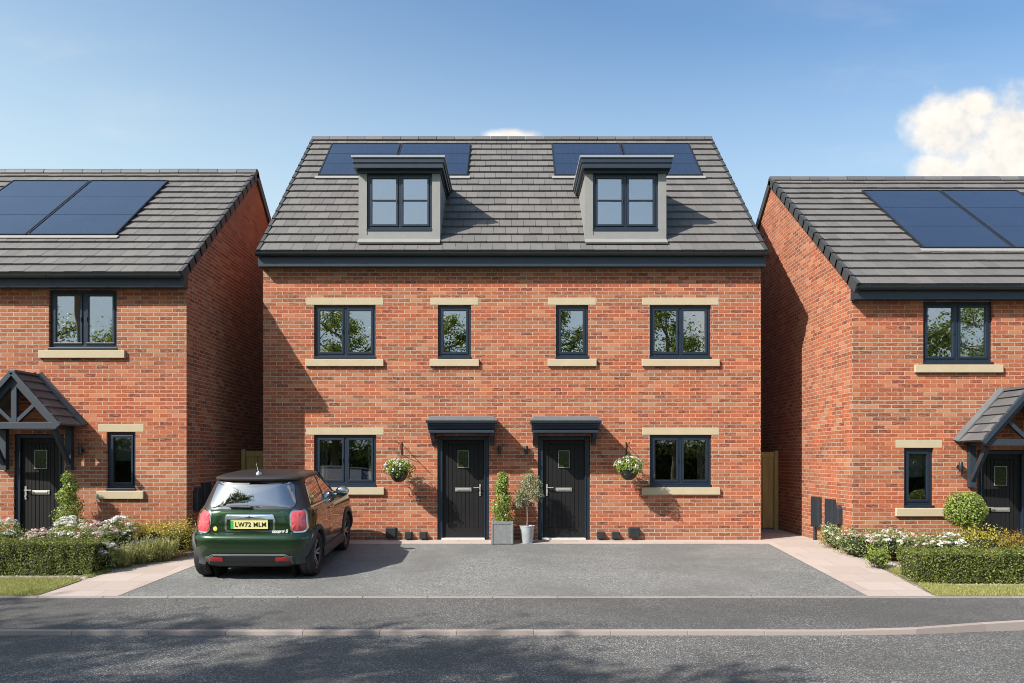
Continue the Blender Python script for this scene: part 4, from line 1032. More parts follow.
t = thing('potted_topiary', 'spiral topiary in a square grey planter between the two front doors', 'potted plant', (-.19, -.34, gz(-.34)))
mb = MB(); w = .205; h = .44
mb.box(-w, w, -w, w, 0.004, h-.05); mb.box(-w-.008, w+.008, -w-.008, -w+.03, h-.05, h); mb.box(-w-.008, w+.008, w-.03, w+.008, h-.05, h); mb.box(-w-.008, -w+.03, -w+.03, w-.03, h-.05, h); mb.box(w-.03, w+.008, -w+.03, w-.03, h-.05, h)
for sx in (-1, 1): mb.box(sx*w-.014*(sx > 0)-.012, sx*w+.014*(sx < 0)+.012, -w-.010, -w+.02, .004, h-.051)
mb.build('planter', M['slatepot'], t, bevel=.006)
mb = MB(); mb.box(-w+.031, w-.031, -w+.031, w-.031, h-.049, h-.02); mb.build('soil', M['soil'], t)
mb = MB(); spiral(mb, (0, 0, h+.06), .86, .255, 2.3, 4200, .042); ball_leaves(mb, (0, 0, h+.03), .16, 500, .03, .5, .5, .5); mb.build('foliage', M['box'], t, fix=False)
mb = MB(); mb.tube([(0, 0, h-.02), (0, 0, h+.85)], [.018, .006], 8); mb.build('trunk', M['bark'], t)
t = thing('potted_olive_tree', 'young olive tree in a round galvanised pot beside the right front door', 'potted plant', (.30, -.36, gz(-.36)))
mb = MB(); mb.lathe([(0, .004), (.105, .004), (.11, .02), (.145, .33), (.152, .335), (.152, .35), (.135, .35), (.13, .31), (0, .31)], (0, 0, 0), 'z', 32); mb.build('pot', M['zinc'], t, True, sharp=35)
mb = MB(); mb.lathe([(0, .315), (.131, .313)], (0, 0, 0), 'z', 20); mb.build('soil', M['soil'], t)
mb = MB(); mb.tube([(0, 0, .31), (.008, 0, .5), (-.004, 0, .72)], [.017, .014, .012], 8)
for a, b in (((-.15, .0, .95), .006), ((.14, .03, .98), .006), ((.02, -.05, 1.15), .006), ((.20, -.02, 1.15), .004), ((-.10, .05, 1.2), .004)):
    mb.tube([(-.004, 0, .70), (a[0]*.45, a[1]*.5, .70+(a[2]-.70)*.4), a], [.010, .008, b], 6)
mb.build('trunk', M['bark'], t, True)
mb = MB()
for cc, r in (((-.14, 0, .92), .16), ((.08, -.03, 1.0), .19), ((-.05, 0, 1.13), .17), ((.16, 0, 1.18), .15), ((.22, .02, .96), .12), ((.05, .02, 1.3), .11), ((-.15, 0, .78), .10)):
    ball_leaves(mb, cc, r, 420, .055, .8, .22, 1.0, .25, up=.2)
mb.build('crown', M['olive'], t, fix=False)

def basket(x, z, label):
    t = thing('hanging_basket', label, 'hanging basket', (x, -.44, z), group='hanging baskets by the front doors')
    mb = MB(); mb.lathe([(.001, -.20), (.06, -.192), (.12, -.15), (.165, -.07), (.185, 0), (.178, 0), (.15, -.06), (.001, -.06)], (0, 0, 0), 'z', 24); mb.build('bowl', M['black'], t, True)
    ch = MB()
    for k in range(3): a = k*2.094+.5; ch.tube([(math.cos(a)*.18, math.sin(a)*.18, 0), (0, 0, .395)], .0035, 5)
    ch.build('chain', M['cable'], t)
    mb = MB(); ball_leaves(mb, (0, 0, .08), .29, 1700, .045, .6, .5, .62, .18); core(mb, (0, 0, .05), .17, .6); mb.build('foliage', [M['lime'], M['hedged']], t, fix=False)
    base = None
    for i in range(46):
        d = rnd_dir(); d.y = -abs(d.y) if random.random() < .7 else d.y; d.z = d.z if d.z > -.25 else -d.z
        o = flower_mesh(.036, 18, M['petal']) if i == 0 else base.copy()
        if i == 0: base = o
        else: COL.objects.link(o)
        o.name = 'flower'; o.parent = t; o.location = (d.x*.29, d.y*.29, .08+d.z*.185); o.rotation_euler = d.to_track_quat('Z', 'Y').to_euler(); s = random.uniform(.7, 1.2); o.scale = (s, s, s)
basket(-2.225, 1.36+.02, 'white flowered hanging basket left of the left front door')
basket(2.295, 1.36+.06, 'white flowered hanging basket right of the right front door')

# lawns: real blades; pebbles along the bed edges
def in_poly(x, y, P):
    c = False; j = len(P)-1
    for i in range(len(P)):
        if (P[i][1] > y) != (P[j][1] > y) and x < (P[j][0]-P[i][0])*(y-P[i][1])/(P[j][1]-P[i][1])+P[i][0]: c = not c
        j = i
    return c
def lawn(P, n, name='lawn_grass'):
    mb = MB(); xs = [p[0] for p in P]; ys = [p[1] for p in P]; k = 0
    while k < n:
        x, y = random.uniform(min(xs), max(xs)), random.uniform(min(ys), max(ys))
        if not in_poly(x, y, P): continue
        k += 1; h = random.uniform(.02, .05); a = random.random()*6.28; w = .0035
        dx, dy = math.cos(a)*w, math.sin(a)*w; lx, ly = random.gauss(0, .016), random.gauss(0, .016); z = gz(y)+.008
        mb.add([(x-dx, y-dy, z), (x+dx, y+dy, z), (x+lx, y+ly, z+h)], [(0, 1, 2)])
    o = mb.build(name, M['grass'], None, fix=False); struct(o, 'stuff'); o['label'] = 'short mown grass'; return o
lawn([(-9.5, -4.79), (-6.74, -4.79), (-6.70, -3.9), (-6.75, -3.62), (-9.5, -3.66)], 26000)
lawn([(-6.66, -3.62), (-6.53, -3.1), (-6.8, -2.7), (-7.0, -3.0)], 3200)
lawn([(6.0, -4.79), (9.6, -4.79), (9.6, -4.15), (6.7, -4.15), (6.14, -3.98)], 18000)
lawn([(6.13, -3.85), (6.18, -2.9), (6.45, -2.9), (6.3, -3.85)], 2400)
mb = MB()
def pebbles(P, n):
    xs = [p[0] for p in P]; ys = [p[1] for p in P]; k = 0
    while k < n:
        x, y = random.uniform(min(xs), max(xs)), random.uniform(min(ys), max(ys))
        if not in_poly(x, y, P): continue
        k += 1; r = random.uniform(.008, .022); z = gz(y)
        mb.add([(x-r, y, z), (x, y-r*.8, z), (x+r, y, z), (x, y+r*.8, z), (x+random.uniform(-.3, .3)*r, y, z+r*.9)], [(0, 1, 4), (1, 2, 4), (2, 3, 4), (3, 0, 4)])
pebbles([(-9.5, -3.72), (-6.72, -3.66), (-6.60, -3.42), (-9.5, -3.44)], 450)
pebbles([(-6.52, -3.15), (-6.10, -1.5), (-6.35, -1.5), (-6.85, -2.8)], 900)
pebbles([(6.15, -4.0), (6.6, -4.14), (9.6, -4.14), (9.6, -4.0)], 420)
pebbles([(6.18, -3.0), (6.18, -1.7), (6.5, -1.7), (6.6, -3.0)], 900)
o = mb.build('bed_pebbles', M['peb'], None, fix=False); struct(o, 'stuff'); o['label'] = 'pale pebbles along the planting beds'

# ------------------------------------------------------------------ trees across the road (they shade the road and show in the windows)
def tree(name, label, x, y, h, cr, n_leaf, leafm, crown0=.35, seed=1, group='trees across the road', lsize=.2, zg=-.55):
    rs = random.getstate(); random.seed(seed)
    t = thing(name, label, 'tree', (x, y, zg), group=group); mb = MB(); tips = []
    top = h*.85; mb.tube([(0, 0, 0), (.05*h*.2, 0, h*.3), (-.03*h*.2, .05, h*.6), (0, 0, top)], [h*.022, h*.016, h*.011, h*.003], 10)
    nb = 16
    for i in range(nb):
        f = crown0+(0.92-crown0)*i/nb; z0 = h*f*.9; a = i*2.4+random.uniform(-.4, .4); ln = cr*(1.0-.45*abs(f-.5)*1.6)*random.uniform(.65, 1.0)
        e = Vector((math.cos(a)*ln, math.sin(a)*ln, z0+ln*random.uniform(.25, .6))); s = Vector((0, 0, z0)); mid = s.lerp(e, .5)+Vector((0, 0, -.06*ln))
        mb.tube([s, mid, e], [h*.008, h*.005, h*.0018], 6); tips.append(e); tips.append(mid.lerp(e, .4))
        for k in range(4):
            st = s.lerp(e, random.uniform(.35, .9)); ee = st+Vector((random.uniform(-1, 1), random.uniform(-1, 1), random.uniform(-.1, .9))).normalized()*ln*random.uniform(.3, .55)
            mb.tube([st, ee], [h*.003, h*.001], 5); tips.append(ee)
    tips.append(Vector((0, 0, top)))
    mb.build('trunk', M['bark'], t, True)
    lm = MB(); per = max(1, n_leaf//len(tips))
    for p in tips:
        ball_leaves(lm, p, cr*random.uniform(.16, .30), int(per*random.uniform(.5, 1.5)), lsize, .95, .55, .8, .3, up=.3)
    lm.build('crown', M[leafm], t, fix=False); random.setstate(rs)
# tall trees whose shade falls across the road
for i, (x, y, h, cr, nl, lab) in enumerate(((-17.0, -17.4, 15.6, 3.4, 9000, 'tall leafy tree across the road shading the road in front of the car'),
                                        (-12.2, -17.7, 15.4, 3.4, 9000, 'tall leafy tree across the road shading the middle of the road'),
                                        (-20.0, -15.9, 16.0, 2.8, 7500, 'tall thin leafy tree shading the footpath at the left'))):
    tree('leafy_tree', lab, x, y, h, cr, nl, 'tree', .62, 11+i)
# screen of trees and hedge behind, reflected in the glass
for i, (x, y, h, cr, lab) in enumerate(((-28, -31, 12.0, 4.0, 'broad tree far left across the road, reflected in the left house'), (-22, -33, 11.2, 3.6, 'rounded tree across the road, reflected beside the far left tree'),
                                     (-15.5, -32, 11.8, 3.4, 'broad tree across the road behind the shade trees'), (-10.3, -31, 12.2, 3.2, 'tall tree across the road, reflected in the left upper window'),
                                     (-4.0, -32, 12.3, 2.9, 'tall slim tree across the road, reflected in the left narrow window'), (3.0, -32, 12.5, 2.9, 'tall slim tree across the road, reflected in the right narrow window'),
                                     (9.6, -31, 12.4, 3.2, 'tall tree across the road, reflected in the right upper window'), (15.5, -33, 11.5, 3.6, 'rounded tree across the road, second from the right'),
                                     (21.5, -31, 11.6, 3.4, 'broad tree across the road, reflected in the right house'), (27, -32, 12.2, 3.8, 'broad tree far right across the road'))):
    tree('leafy_tree', lab, x, y, h, cr, 12000, 'tree', .18, 31+i, lsize=.17)
mb = MB()
t = thing('boundary_hedge', 'tall dark hedge running along the far side across the road', 'hedge', (0, -38, -.55))
for _ in range(14000):
    px = random.uniform(-45, 45); pz = random.uniform(0, 3.6+.4*math.sin(px*.9)+.3*math.sin(px*2.3)); leaf(mb, Vector((px, .8+.25*math.sin(px*3+pz*2)+random.uniform(-.2, .2), pz)), Vector((0, 1, .3))+rnd_dir(), random.uniform(.2, .4), .6)
mb.build('foliage', M['treed'], t, fix=False)
mb = MB(); mb.box(-45, 45, -.8, .6, 0, 3.1); mb.build('branches', M['hedged'], t)
# ------------------------------------------------------------------ the parked car
CS = (1.09, .93, 1.155)
def sc(p): return (p[0]*CS[0], p[1]*CS[1], p[2]*CS[2])
# rings: z, half width, rear y, front y, corner radius, rear bow
BODY = [(.19, .72, .16, 3.62, .34, .05), (.26, .80, .07, 3.74, .36, .05), (.34, .845, .025, 3.80, .36, .055), (.44, .862, .0, 3.83, .36, .06), (.54, .8635, -.012, 3.83, .36, .065), (.575, .8635, -.008, 3.83, .36, .065), (.60, .863, .006, 3.83, .36, .065),
        (.618, .862, .026, 3.81, .36, .065), (.632, .861, .052, 3.81, .36, .065), (.642, .859, .082, 3.80, .36, .065), (.652, .857, .097, 3.79, .36, .065), (.72, .855, .100, 3.78, .36, .065), (.80, .845, .110, 3.74, .37, .07), (.87, .832, .126, 3.68, .38, .07), (.915, .815, .140, 3.58, .38, .075),
        (.94, .795, .160, 3.45, .38, .075), (.952, .765, .185, 3.30, .38, .075), (.955, .70, .25, 3.1, .36, .07)]
GH = [(.93, .790, .172, 2.90, .34, .075), (.96, .772, .190, 2.82, .34, .075), (1.05, .735, .235, 2.66, .34, .08), (1.15, .695, .290, 2.48, .34, .085), (1.25, .655, .348, 2.28, .34, .09), (1.325, .622, .395, 2.12, .34, .09), (1.345, .612, .41, 2.08, .34, .09)]
ROOF = [(1.325, .632, .345, 2.13, .36, .09), (1.345, .634, .335, 2.12, .36, .09), (1.362, .622, .355, 2.06, .36, .09), (1.385, .56, .46, 1.92, .36, .09), (1.402, .44, .66, 1.72, .3, .07), (1.41, .25, .95, 1.5, .2, .03), (1.411, .05, 1.15, 1.3, .04, .0)]
def lerp_ring(S, z):
    if z <= S[0][0]: return S[0][1:]
    for a, b in zip(S[:-1], S[1:]):
        if a[0] <= z <= b[0]:
            f = (z-a[0])/(b[0]-a[0]); return tuple(p+(q-p)*f for p, q in zip(a[1:], b[1:]))
    return S[-1][1:]
def rear_y(S, x, z):
    w, r, f, rc, bow = lerp_ring(S, z); ax = abs(x)
    y = r+bow*(ax/w)**2
    if ax > w-rc: y = r+bow*((w-rc)/w)**2+rc-math.sqrt(max(0, rc*rc-(min(ax, w)-(w-rc))**2))
    return y
def side_x(S, y, z):
    w, r, f, rc, bow = lerp_ring(S, z); y0 = r+bow*((w-rc)/w)**2
    if y < y0+rc: return w-rc+math.sqrt(max(0, rc*rc-(y0+rc-y)**2))
    rf = rc*1.15
    if y > f-rf: return w-rf+math.sqrt(max(0, rf*rf-(y-f+rf)**2))
    return w
def ring_pts(S):
    z, w, r, f, rc, bow = S; pts = []; N = 8
    for k in range(N+1): x = -(w-rc)+2*(w-rc)*k/N; pts.append((x, r+bow*(abs(x)/w)**2, z))
    y0 = r+bow*((w-rc)/w)**2
    for k in range(1, 9): t = R(-90+90*k/8); pts.append((w-rc+rc*math.cos(t), y0+rc+rc*math.sin(t), z))
    rf = rc*1.15; yf = f-rf
    for k in range(1, 13): pts.append((w, y0+rc+(yf-y0-rc)*k/12, z))
    for k in range(1, 9): t = R(90*k/8); pts.append((w-rf+rf*math.cos(t), yf+rf*math.sin(t), z))
    for k in range(1, 8): pts.append(((w-rf)-2*(w-rf)*k/8, f, z))
    for k in range(0, 9): t = R(90+90*k/8); pts.append((-w+rf+rf*math.cos(t), yf+rf*math.sin(t), z))
    for k in range(1, 12): pts.append((-w, yf-(yf-y0-rc)*k/12, z))
    for k in range(0, 8): t = R(180+90*k/8); pts.append((-w+rc+rc*math.cos(t), y0+rc+rc*math.sin(t), z))
    return pts
def loft(S, mb, cap0=True, cap1=True):
    P = [ring_pts(s) for s in S]; n = len(P[0]); vs = [sc(p) for r in P for p in r]; fs = []
    for i in range(len(P)-1):
        for k in range(n): fs.append((i*n+k, i*n+(k+1) % n, (i+1)*n+(k+1) % n, (i+1)*n+k))
    if cap0: fs.append(tuple(range(n-1, -1, -1)))
    if cap1: fs.append(tuple((len(P)-1)*n+k for k in range(n)))
    mb.add(vs, fs)
def rpatch(mb, S, poly, off, mi=0, dome=0.0, seg=5, rim=.02):
    """a raised patch on the tail, outline poly in (x,z), following the body"""
    cx = sum(p[0] for p in poly)/len(poly); cz = sum(p[1] for p in poly)/len(poly); n = len(poly); vs = []; fs = []
    for i in range(seg+1):
        f = i/seg
        for x, z in poly:
            X_, Z_ = cx+(x-cx)*f, cz+(z-cz)*f; vs.append(sc((X_, rear_y(S, X_, Z_)-off-dome*(1-f*f), Z_)))
    for x, z in poly: vs.append(sc((x, rear_y(S, x, z)+rim, z)))
    for i in range(seg+1):
        for k in range(n): fs.append((i*n+k, i*n+(k+1) % n, (i+1)*n+(k+1) % n, (i+1)*n+k))
    mb.add(vs, fs, mi)
def spatch(mb, S, poly, off, sx, seg=3, rim=.02, mi=0):
    cy = sum(p[0] for p in poly)/len(poly); cz = sum(p[1] for p in poly)/len(poly); n = len(poly); vs = []; fs = []
    for i in range(seg+1):
        f = i/seg
        for y, z in poly:
            Y_, Z_ = cy+(y-cy)*f, cz+(z-cz)*f; vs.append(sc((sx*(side_x(S, Y_, Z_)+off), Y_, Z_)))
    for y, z in poly: vs.append(sc((sx*(side_x(S, y, z)-rim), y, z)))
    for i in range(seg+1):
        for k in range(n): fs.append((i*n+k, i*n+(k+1) % n, (i+1)*n+(k+1) % n, (i+1)*n+k))
    mb.add(vs, fs, mi)
def rrect(cx, cz, hx, hz, r, sk=0.0, n=5, top=1.0):
    pts = []
    for qx, qz, a0 in ((1, 1, 0), (-1, 1, 90), (-1, -1, 180), (1, -1, 270)):
        for k in range(n+1):
            t = R(a0+90*k/n); x = qx*(hx-r)+r*math.cos(t); z = qz*(hz-r)+r*math.sin(t)
            f = 1+(top-1)*(z+hz)/(2*hz); pts.append((cx+x*f+sk*z, cz+z))
    return pts
def densify(poly, m=4):
    o = []
    for a, b in zip(poly, poly[1:]+poly[:1]):
        for k in range(m): f = k/m; o.append((a[0]+(b[0]-a[0])*f, a[1]+(b[1]-a[1])*f))
    return o

CX, CY = -4.02, -3.90
CAR = thing('parked_car', 'dark green three door hatchback with black roof parked on the driveway', 'car', (CX, CY, gz(CY)+.004), (math.atan(SLOPE), 0, R(CAR_YAW) if 'CAR_YAW' in globals() else R(0.2)))
WR = .305; WY = (.60, 3.02)
# body with wheel arches cut out
mb = MB(); loft(BODY, mb); body = mb.build('body', M['paint'], CAR, True, sharp=35)
mbc = MB()
for wy in WY:
    for sx in (-1, 1):
        mbc.lathe([(0, 0), (.338*CS[2], 0), (.338*CS[2], .34), (0, .34)], (sx*.90*CS[0]-(.34 if sx > 0 else 0), wy*CS[1], WR*CS[2]), 'x', 40)
cut = mbc.build('arch_cutter', M['dark'], CAR)
bo = body.modifiers.new('arches', 'BOOLEAN'); bo.operation = 'DIFFERENCE'; bo.object = cut; bo.solver = 'EXACT'; bo.material_mode = 'TRANSFER'
bpy.context.view_layer.update()
dg = bpy.context.evaluated_depsgraph_get()
nm = bpy.data.meshes.new_from_object(body.evaluated_get(dg)); body.modifiers.clear(); body.data = nm
bpy.data.objects.remove(cut)
for p_ in body.data.polygons: p_.use_smooth = True
try: body.data.set_sharp_from_angle(angle=R(35))
except Exception: pass
mb = MB(); mb.box(-.74*CS[0], .74*CS[0], .95*CS[1], 2.66*CS[1], .15*CS[2], .30*CS[2]); mb.box(-.52*CS[0], .52*CS[0], .22*CS[1], 3.5*CS[1], .17*CS[2], .5*CS[2])
mb.box(-.70*CS[0], .70*CS[0], .25, 3.3, .55, .62)
mb.build('underbody', M['dark'], CAR)
mb = MB(); loft(GH, mb); mb.build('cabin', M['roofb'], CAR, True, sharp=35)
mb = MB(); loft(ROOF, mb); rfm = mb.build('car_roof', M['roofb'], CAR, True, sharp=60)
mb = MB(); mb.lathe([(0, .03), (.03, .028), (.045, .01), (.05, -.01), (0, -.02)], sc((0.0, .62, 1.402)), 'z', 16)
mb.tube([sc((0, .62, 1.41)), sc((0, .50, 1.56))], [.006, .003], 6); mb.build('aerial', M['chrome'], rfm, True)
# glass
mb = MB(); rw = rrect(0, 1.135, .62, .165, .07, 0, 6, .875); rpatch(mb, GH, densify(rw, 2), .008, 0, .006, 5); mb.build('rear_window', M['carglass'], CAR, True, sharp=50)
for sx in (-1, 1):
    mb = MB(); spatch(mb, GH, densify([(.56, .992), (1.45, .975), (1.45, 1.315), (.95, 1.318), (.74, 1.30)], 5), .006, sx); mb.build('side_window', M['carglass'], CAR)
    mb = MB(); spatch(mb, GH, densify([(1.52, .975), (2.52, .965), (2.12, 1.30), (1.52, 1.315)], 5), .006, sx); mb.build('side_window', M['carglass'], CAR)
    mb = MB(); spatch(mb, GH, densify([(.50, .945), (2.75, .945), (2.75, .962), (.50, .968)], 12), .010, sx, 1); mb.build('window_trim', M['chrome'], CAR)
mb = MB()     # windscreen, follows the raked front of the cabin
q = [(-.66, 2.82, .975), (.66, 2.82, .975), (.55, 2.14, 1.32), (-.55, 2.14, 1.32)]
mb.add([sc((x, y+.03, z+.005)) for x, y, z in q], [(0, 1, 2, 3)]); mb.build('windscreen', M['carglass'], CAR)
# tail
mb = MB()
mb.tube([sc((-.26, rear_y(GH, -.3, .985)-.03, .985)), sc((.0, rear_y(GH, 0, .985)-.035, .985))], [.012, .016], 8); mb.tube([sc((-.30, rear_y(GH, -.3, .985)-.03, .988)), sc((-.05, rear_y(GH, 0, 1.0)-.028, .992))], .018, 8)
mb.build('rear_wiper', M['black'], CAR)
for sx in (-1, 1):
    ol = rrect(sx*.668, .795, .118, .152, .075, -sx*.10, 6, .90)
    mb = MB(); rpatch(mb, BODY, ol, .012, 0, .0, 5); L = mb.build('tail_light', M['chrome'], CAR, True, sharp=45)
    il = [(sx*.665+(x-sx*.665)*.85, .79+(z-.79)*.88) for x, z in ol]
    mb = MB(); rpatch(mb, BODY, il, .020, 0, .012, 6, -.005); mb.build('lens', M['lens'], L, True, sharp=50)
    mb = MB()
    for bz, hx, hz in ((.79, .085, .012), (.79, .012, .105)): rpatch(mb, BODY, densify([(sx*.665-hx, bz-hz), (sx*.665+hx, bz-hz), (sx*.665+hx, bz+hz), (sx*.665-hx, bz+hz)], 4), .033, 0, 0, 3, -.015)
    for dx_, dz_ in ((1, 1), (1, -1)):
        a = (sx*.665-.07*dx_, .79-.09*dz_); b = (sx*.665+.07*dx_, .79+.09*dz_); w = .006
        rpatch(mb, BODY, densify([(a[0]-w, a[1]), (a[0]+w, a[1]), (b[0]+w, b[1]), (b[0]-w, b[1])], 4), .0325, 0, 0, 3, -.015)
    mb.build('lens_bar', M['lens2'], L)
# tailgate shut line
mb = MB(); tg = densify([(-.53, .66), (.53, .66), (.565, .75), (.545, .925), (-.545, .925), (-.565, .75)], 6)
def strip(mb, S, poly, w, off, rearside=True):
    n = len(poly); vs = []
    for i in range(n):
        a = Vector(poly[i-1]); b = Vector(poly[(i+1) % n]); d = (b-a).normalized(); nn = Vector((-d.y, d.x))*w
        for s in (-1, 1): x, z = poly[i][0]+nn.x*s, poly[i][1]+nn.y*s; vs.append(sc((x, rear_y(S, x, z)-off, z)))
    mb.add(vs, [(2*i, (2*i+2) % (2*n), (2*i+3) % (2*n), 2*i+1) for i in range(n)])
strip(mb, BODY, tg, .0035, .0025); mb.build('tailgate_gap', M['dark'], CAR)
# plate housing, chrome handle bar, plate
mb = MB(); rpatch(mb, BODY, rrect(0.0, .765, .355, .105, .05, 0, 6, 1.0), .006, 0, 0, 5); hs = mb.build('plate_surround', M['chrome'], CAR, True, sharp=45)
mb = MB(); rpatch(mb, BODY, rrect(0.0, .758, .325, .080, .03, 0, 5), .0085, 0, 0, 5); mb.build('plate_recess', M['paint'], hs, True, sharp=45)
mb = MB(); rpatch(mb, BODY, rrect(0.0, .858, .355, .034, .02, 0, 5, .93), .035, 0, .012, 5, .03); hb = mb.build('boot_handle', M['chrome'], CAR, True, sharp=60)
mb = MB()
for s in (-1, 1): rpatch(mb, BODY, densify([(s*.018, .852), (s*.055, .858), (s*.058, .866), (s*.018, .864)], 2), .050, 0, 0, 2, -.02)
rpatch(mb, BODY, rrect(0, .858, .018, .016, .012, 0, 4), .050, 0, .004, 3, -.02); mb.build('badge', M['ink'], hb)
mb = MB(); yb = rear_y(BODY, 0, .77)-.022; PZ = .758
mb.box(-.262*CS[0], .262*CS[0], yb*CS[1]-.006, yb*CS[1], (PZ-.057)*CS[2], (PZ+.057)*CS[2]); pl = mb.build('number_plate', M['plate'], CAR, bevel=.003)
mb = MB(); mb.box(-.2605*CS[0], -.225*CS[0], yb*CS[1]-.009, yb*CS[1]-.0065, (PZ-.054)*CS[2], (PZ+.054)*CS[2]); mb.build('green_flash', M['plateg'], pl)
def text(body_, size, loc, mat, name, parent, shear=0.0, xs=1.0, thick=.003, bold=0.0, sp=1.0):
    cu = bpy.data.curves.new(name, 'FONT'); cu.body = body_; cu.size = size; cu.extrude = thick; cu.align_x = 'CENTER'; cu.align_y = 'CENTER'; cu.shear = shear; cu.offset = bold; cu.space_character = sp
    o = bpy.data.objects.new(name, cu); COL.objects.link(o); bpy.context.view_layer.update()
    me = bpy.data.meshes.new_from_object(o.evaluated_get(bpy.context.evaluated_depsgraph_get())); bpy.data.objects.remove(o)
    o = bpy.data.objects.new(name, me); COL.objects.link(o); me.materials.clear(); me.materials.append(mat); o.parent = parent
    o.rotation_euler = (R(90), 0, 0); o.location = loc; o.scale = (xs, 1, 1); return o
text('LW72 MLM', .100, (.018*CS[0], yb*CS[1]-.0085, PZ*CS[2]), M['ink'], 'plate_lettering', pl, 0, .92, .002, .001, 1.1)
xb = .42; ybd = rear_y(BODY, xb, .665)
text('cooper S', .066, (xb*CS[0], ybd*CS[1]-.016, .668*CS[2]), M['cap2'], 'model_script', CAR, .25, 1.0, .003, .003)
mb = MB(); rpatch(mb, BODY, rrect(-.49, .70, .030, .030, .0295, 0, 6), .008, 0, .003, 3); mb.build('round_badge', M['yel'], CAR, True, sharp=50)
# lower bumper: grey cladding band with black insert, reflectors
def band(S, z0, z1, off, y_end, mat, name, nz=3):
    mb = MB(); cols = []
    pts = []
    ys = [y_end-.02*k for k in range(int((y_end-.30)/.02))]
    for sx in (-1, 1):
        pass
    path = [('s', -1, y) for y in ys]+[('r', x/20*.62, 0) for x in range(-20, 21)]+[('s', 1, y) for y in reversed(ys)]
    for i in range(nz+1):
        z = z0+(z1-z0)*i/nz
        for k, a, b in path:
            if k == 's': p = (a*(side_x(S, b, z)+off), b, z)
            else: p = (a, rear_y(S, a, z)-off, z)
            cols.append(sc(p))
    n = len(path); fs = [(i*n+k, i*n+k+1, (i+1)*n+k+1, (i+1)*n+k) for i in range(nz) for k in range(n-1)]
    mb.add(cols, fs); o = mb.build(name, M[mat], CAR, True)
    sd = o.modifiers.new('thickness', 'SOLIDIFY'); sd.thickness = .012; sd.offset = 0
    return o
bp = band(BODY, .20, .335, .010, .30, 'clad', 'lower_bumper')
mb = MB(); ol = [(-.60, .225), (.60, .225), (.565, .33), (.50, .365), (-.50, .365), (-.565, .33)]
rpatch(mb, BODY, densify(ol, 6), .018, 0, .002, 5); ins = mb.build('bumper_insert', M['black'], CAR, True, sharp=50)
mb = MB(); strip(mb, BODY, densify([(-.605, .235), (-.57, .335), (-.505, .372), (.505, .372), (.57, .335), (.605, .235), (.585, .23), (.55, .325), (.495, .355), (-.495, .355), (-.55, .325), (-.585, .23)], 4), .004, .024); mb.build('insert_trim', M['cap'], ins)
for sx in (-1, 1):
    mb = MB(); rpatch(mb, BODY, rrect(sx*.46, .30, .092, .030, .012, 0, 4), .028, 0, .004, 4); mb.build('reflector', M['refl'], CAR, True, sharp=50)
# arches, sills, shut lines
for sx in (-1, 1):
    for wy in WY:
        mb = MB(); vs = []; N = 36
        for k in range(N+1):
            t = R(-12+204*k/N)
            for rr, of in ((.335, -.03), (.335, .020), (.352, .028), (.400, .016), (.402, -.01)):
                y_, z_ = wy+rr*CS[2]/CS[1]*math.cos(t)*.99, max(.16, WR+rr*math.sin(t)); vs.append(sc((sx*(side_x(BODY, y_, max(z_, .30))+of), y_, z_)))
        mb.add(vs, [(i*5+j, (i+1)*5+j, (i+1)*5+j+1, i*5+j+1) for i in range(N) for j in range(4)]); mb.build('arch_trim', M['clad'], CAR, True, sharp=50)
        ln = MB(); ln.lathe([(0, 0), (.36*CS[2], 0)], (sx*.56*CS[0], wy*CS[1], WR*CS[2]), 'x', 32); ln.build('arch_liner', M['dark'], CAR)
    mb = MB(); y0, y1 = .98, 2.64; vs = []
    for k in range(13):
        y_ = y0+(y1-y0)*k/12
        for z_, of in ((.175, -.02), (.20, .018), (.30, .022), (.335, .012), (.336, -.01)): vs.append(sc((sx*(side_x(BODY, y_, max(.34, z_))+of), y_, z_)))
    mb.add(vs, [(i*5+j, (i+1)*5+j, (i+1)*5+j+1, i*5+j+1) for i in range(12) for j in range(4)]); mb.build('sill_trim', M['clad'], CAR, True, sharp=50)
    mb = MB()
    def vline(y, z0, z1, w=.004):
        for k in range(8):
            za, zb = z0+(z1-z0)*k/8, z0+(z1-z0)*(k+1)/8
            mb.quad(sc((sx*(side_x(BODY, y, za)+.0025), y-w, za)), sc((sx*(side_x(BODY, y, za)+.0025), y+w, za)), sc((sx*(side_x(BODY, y, zb)+.0025), y+w, zb)), sc((sx*(side_x(BODY, y, zb)+.0025), y-w, zb)))
    vline(1.46, .34, .93); vline(2.60, .34, .93); mb.build('door_gap', M['dark'], CAR)
    hd = MB(); xs_ = sx*(side_x(BODY, 1.62, .84)+.02); hd.tube([sc((xs_-sx*.015, 1.54, .845)), sc((xs_+sx*.012, 1.58, .847)), sc((xs_+sx*.012, 1.70, .847)), sc((xs_-sx*.015, 1.74, .845))], .014, 8); hd.build('door_handle', M['chrome'], CAR, True)
    mr = MB(); mx, my, mz = sx*.90, 2.36, 1.015
    for k in range(1):
        prof = []
        for a in range(9):
            t = R(-90+180*a/8); prof.append((max(.001, .078*math.cos(t)), .115*math.sin(t)))
        o = len(mr.v); mr.lathe(prof, (0, 0, 0), 'x', 20)
        for i in range(o, len(mr.v)): p = mr.v[i]; mr.v[i] = sc((mx+p[0]*.95, my+p[1]*1.0, mz+p[2]))
        mr.tube([sc((sx*.76, my+.03, .96)), sc((mx-sx*.03, my+.02, mz-.04))], [.03, .022], 8)
    wm = mr.build('wing_mirror', M['mirror'], CAR, True, sharp=60)
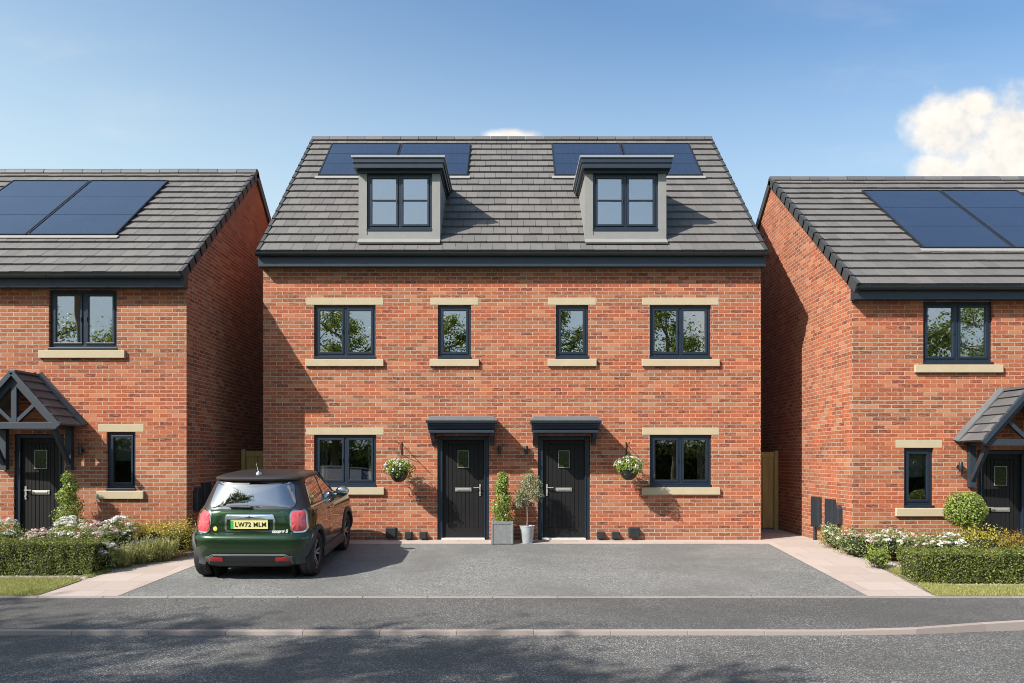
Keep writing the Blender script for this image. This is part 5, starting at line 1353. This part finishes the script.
# wheels
def wheel(sx, wy):
    c = sc((sx*.745, wy, WR)); s = CS[2]
    w = MB(); w.lathe([(0, -.02), (.055, -.02), (.06, .0), (.06, .06), (0, .065)], (0, 0, 0), 'x', 20); w.lathe([(.06, -.03), (.15, -.03), (.15, -.01), (.06, -.01)], (0, 0, 0), 'x', 28)
    W_ = w.build('wheel', M['rim'], CAR, True, sharp=40); W_.location = c; W_.rotation_euler = (0, 0, 0 if sx > 0 else math.pi)
    ty = MB(); r0 = WR*s
    prof = [(.205*s, -.10), (.285*s, -.112), (r0-.012, -.10), (r0-.002, -.075), (r0, -.03), (r0, .03), (r0-.002, .075), (r0-.012, .10), (.285*s, .112), (.235*s, .115), (.212*s, .105), (.205*s, .09), (.205*s, -.10)]
    ty.lathe(prof, (0, 0, 0), 'x', 48)
    for k in range(60):
        t = 2*math.pi*k/60
        for xo in (-.07, .02):
            a = Vector((xo, math.cos(t)*(r0+.001), math.sin(t)*(r0+.001))); b = Vector((xo+.05, math.cos(t+.05)*(r0+.001), math.sin(t+.05)*(r0+.001))); dt = Vector((0, -math.sin(t), math.cos(t)))*.008
            ty.quad(a-dt, a+dt, b+dt, b-dt, 1)
    ty.build('tyre', [M['rubber'], M['clad']], W_, True, sharp=35)
    rm = MB(); rr = .207*s
    rm.lathe([(rr-.02, .08), (rr, .098), (rr+.004, .10), (rr+.002, -.09), (rr-.014, -.09), (rr-.02, .08)], (0, 0, 0), 'x', 40, 0)
    for k in range(5):
        for dd in (-.13, .13):
            t = 2*math.pi*k/5+dd; t2 = 2*math.pi*k/5+dd*1.5
            a = Vector((.065, math.cos(t)*.03, math.sin(t)*.03)); b = Vector((.085, math.cos(t2)*(rr-.006), math.sin(t2)*(rr-.006))); n_ = Vector((0, -math.sin(t), math.cos(t)))*.015
            dp = Vector((.03, 0, 0)); rm.hexa([a-n_-dp, a+n_-dp, b+n_*1.2-dp, b-n_*1.2-dp, a-n_, a+n_, b+n_*1.2, b-n_*1.2], 1)
    rm.build('rim', [M['rim'], M['rims']], W_, True, sharp=30)
for sx in (-1, 1):
    for wy in WY: wheel(sx, wy)
# bonnet and nose details (out of sight from the street side)
for sx in (-1, 1):
    mb = MB(); mb.lathe([(0, .05), (.06, .045), (.095, .02), (.105, 0), (.10, -.06)], sc((sx*.56, 3.66, .76)), 'y', 24); mb.build('headlight', M['chrome'], CAR, True)
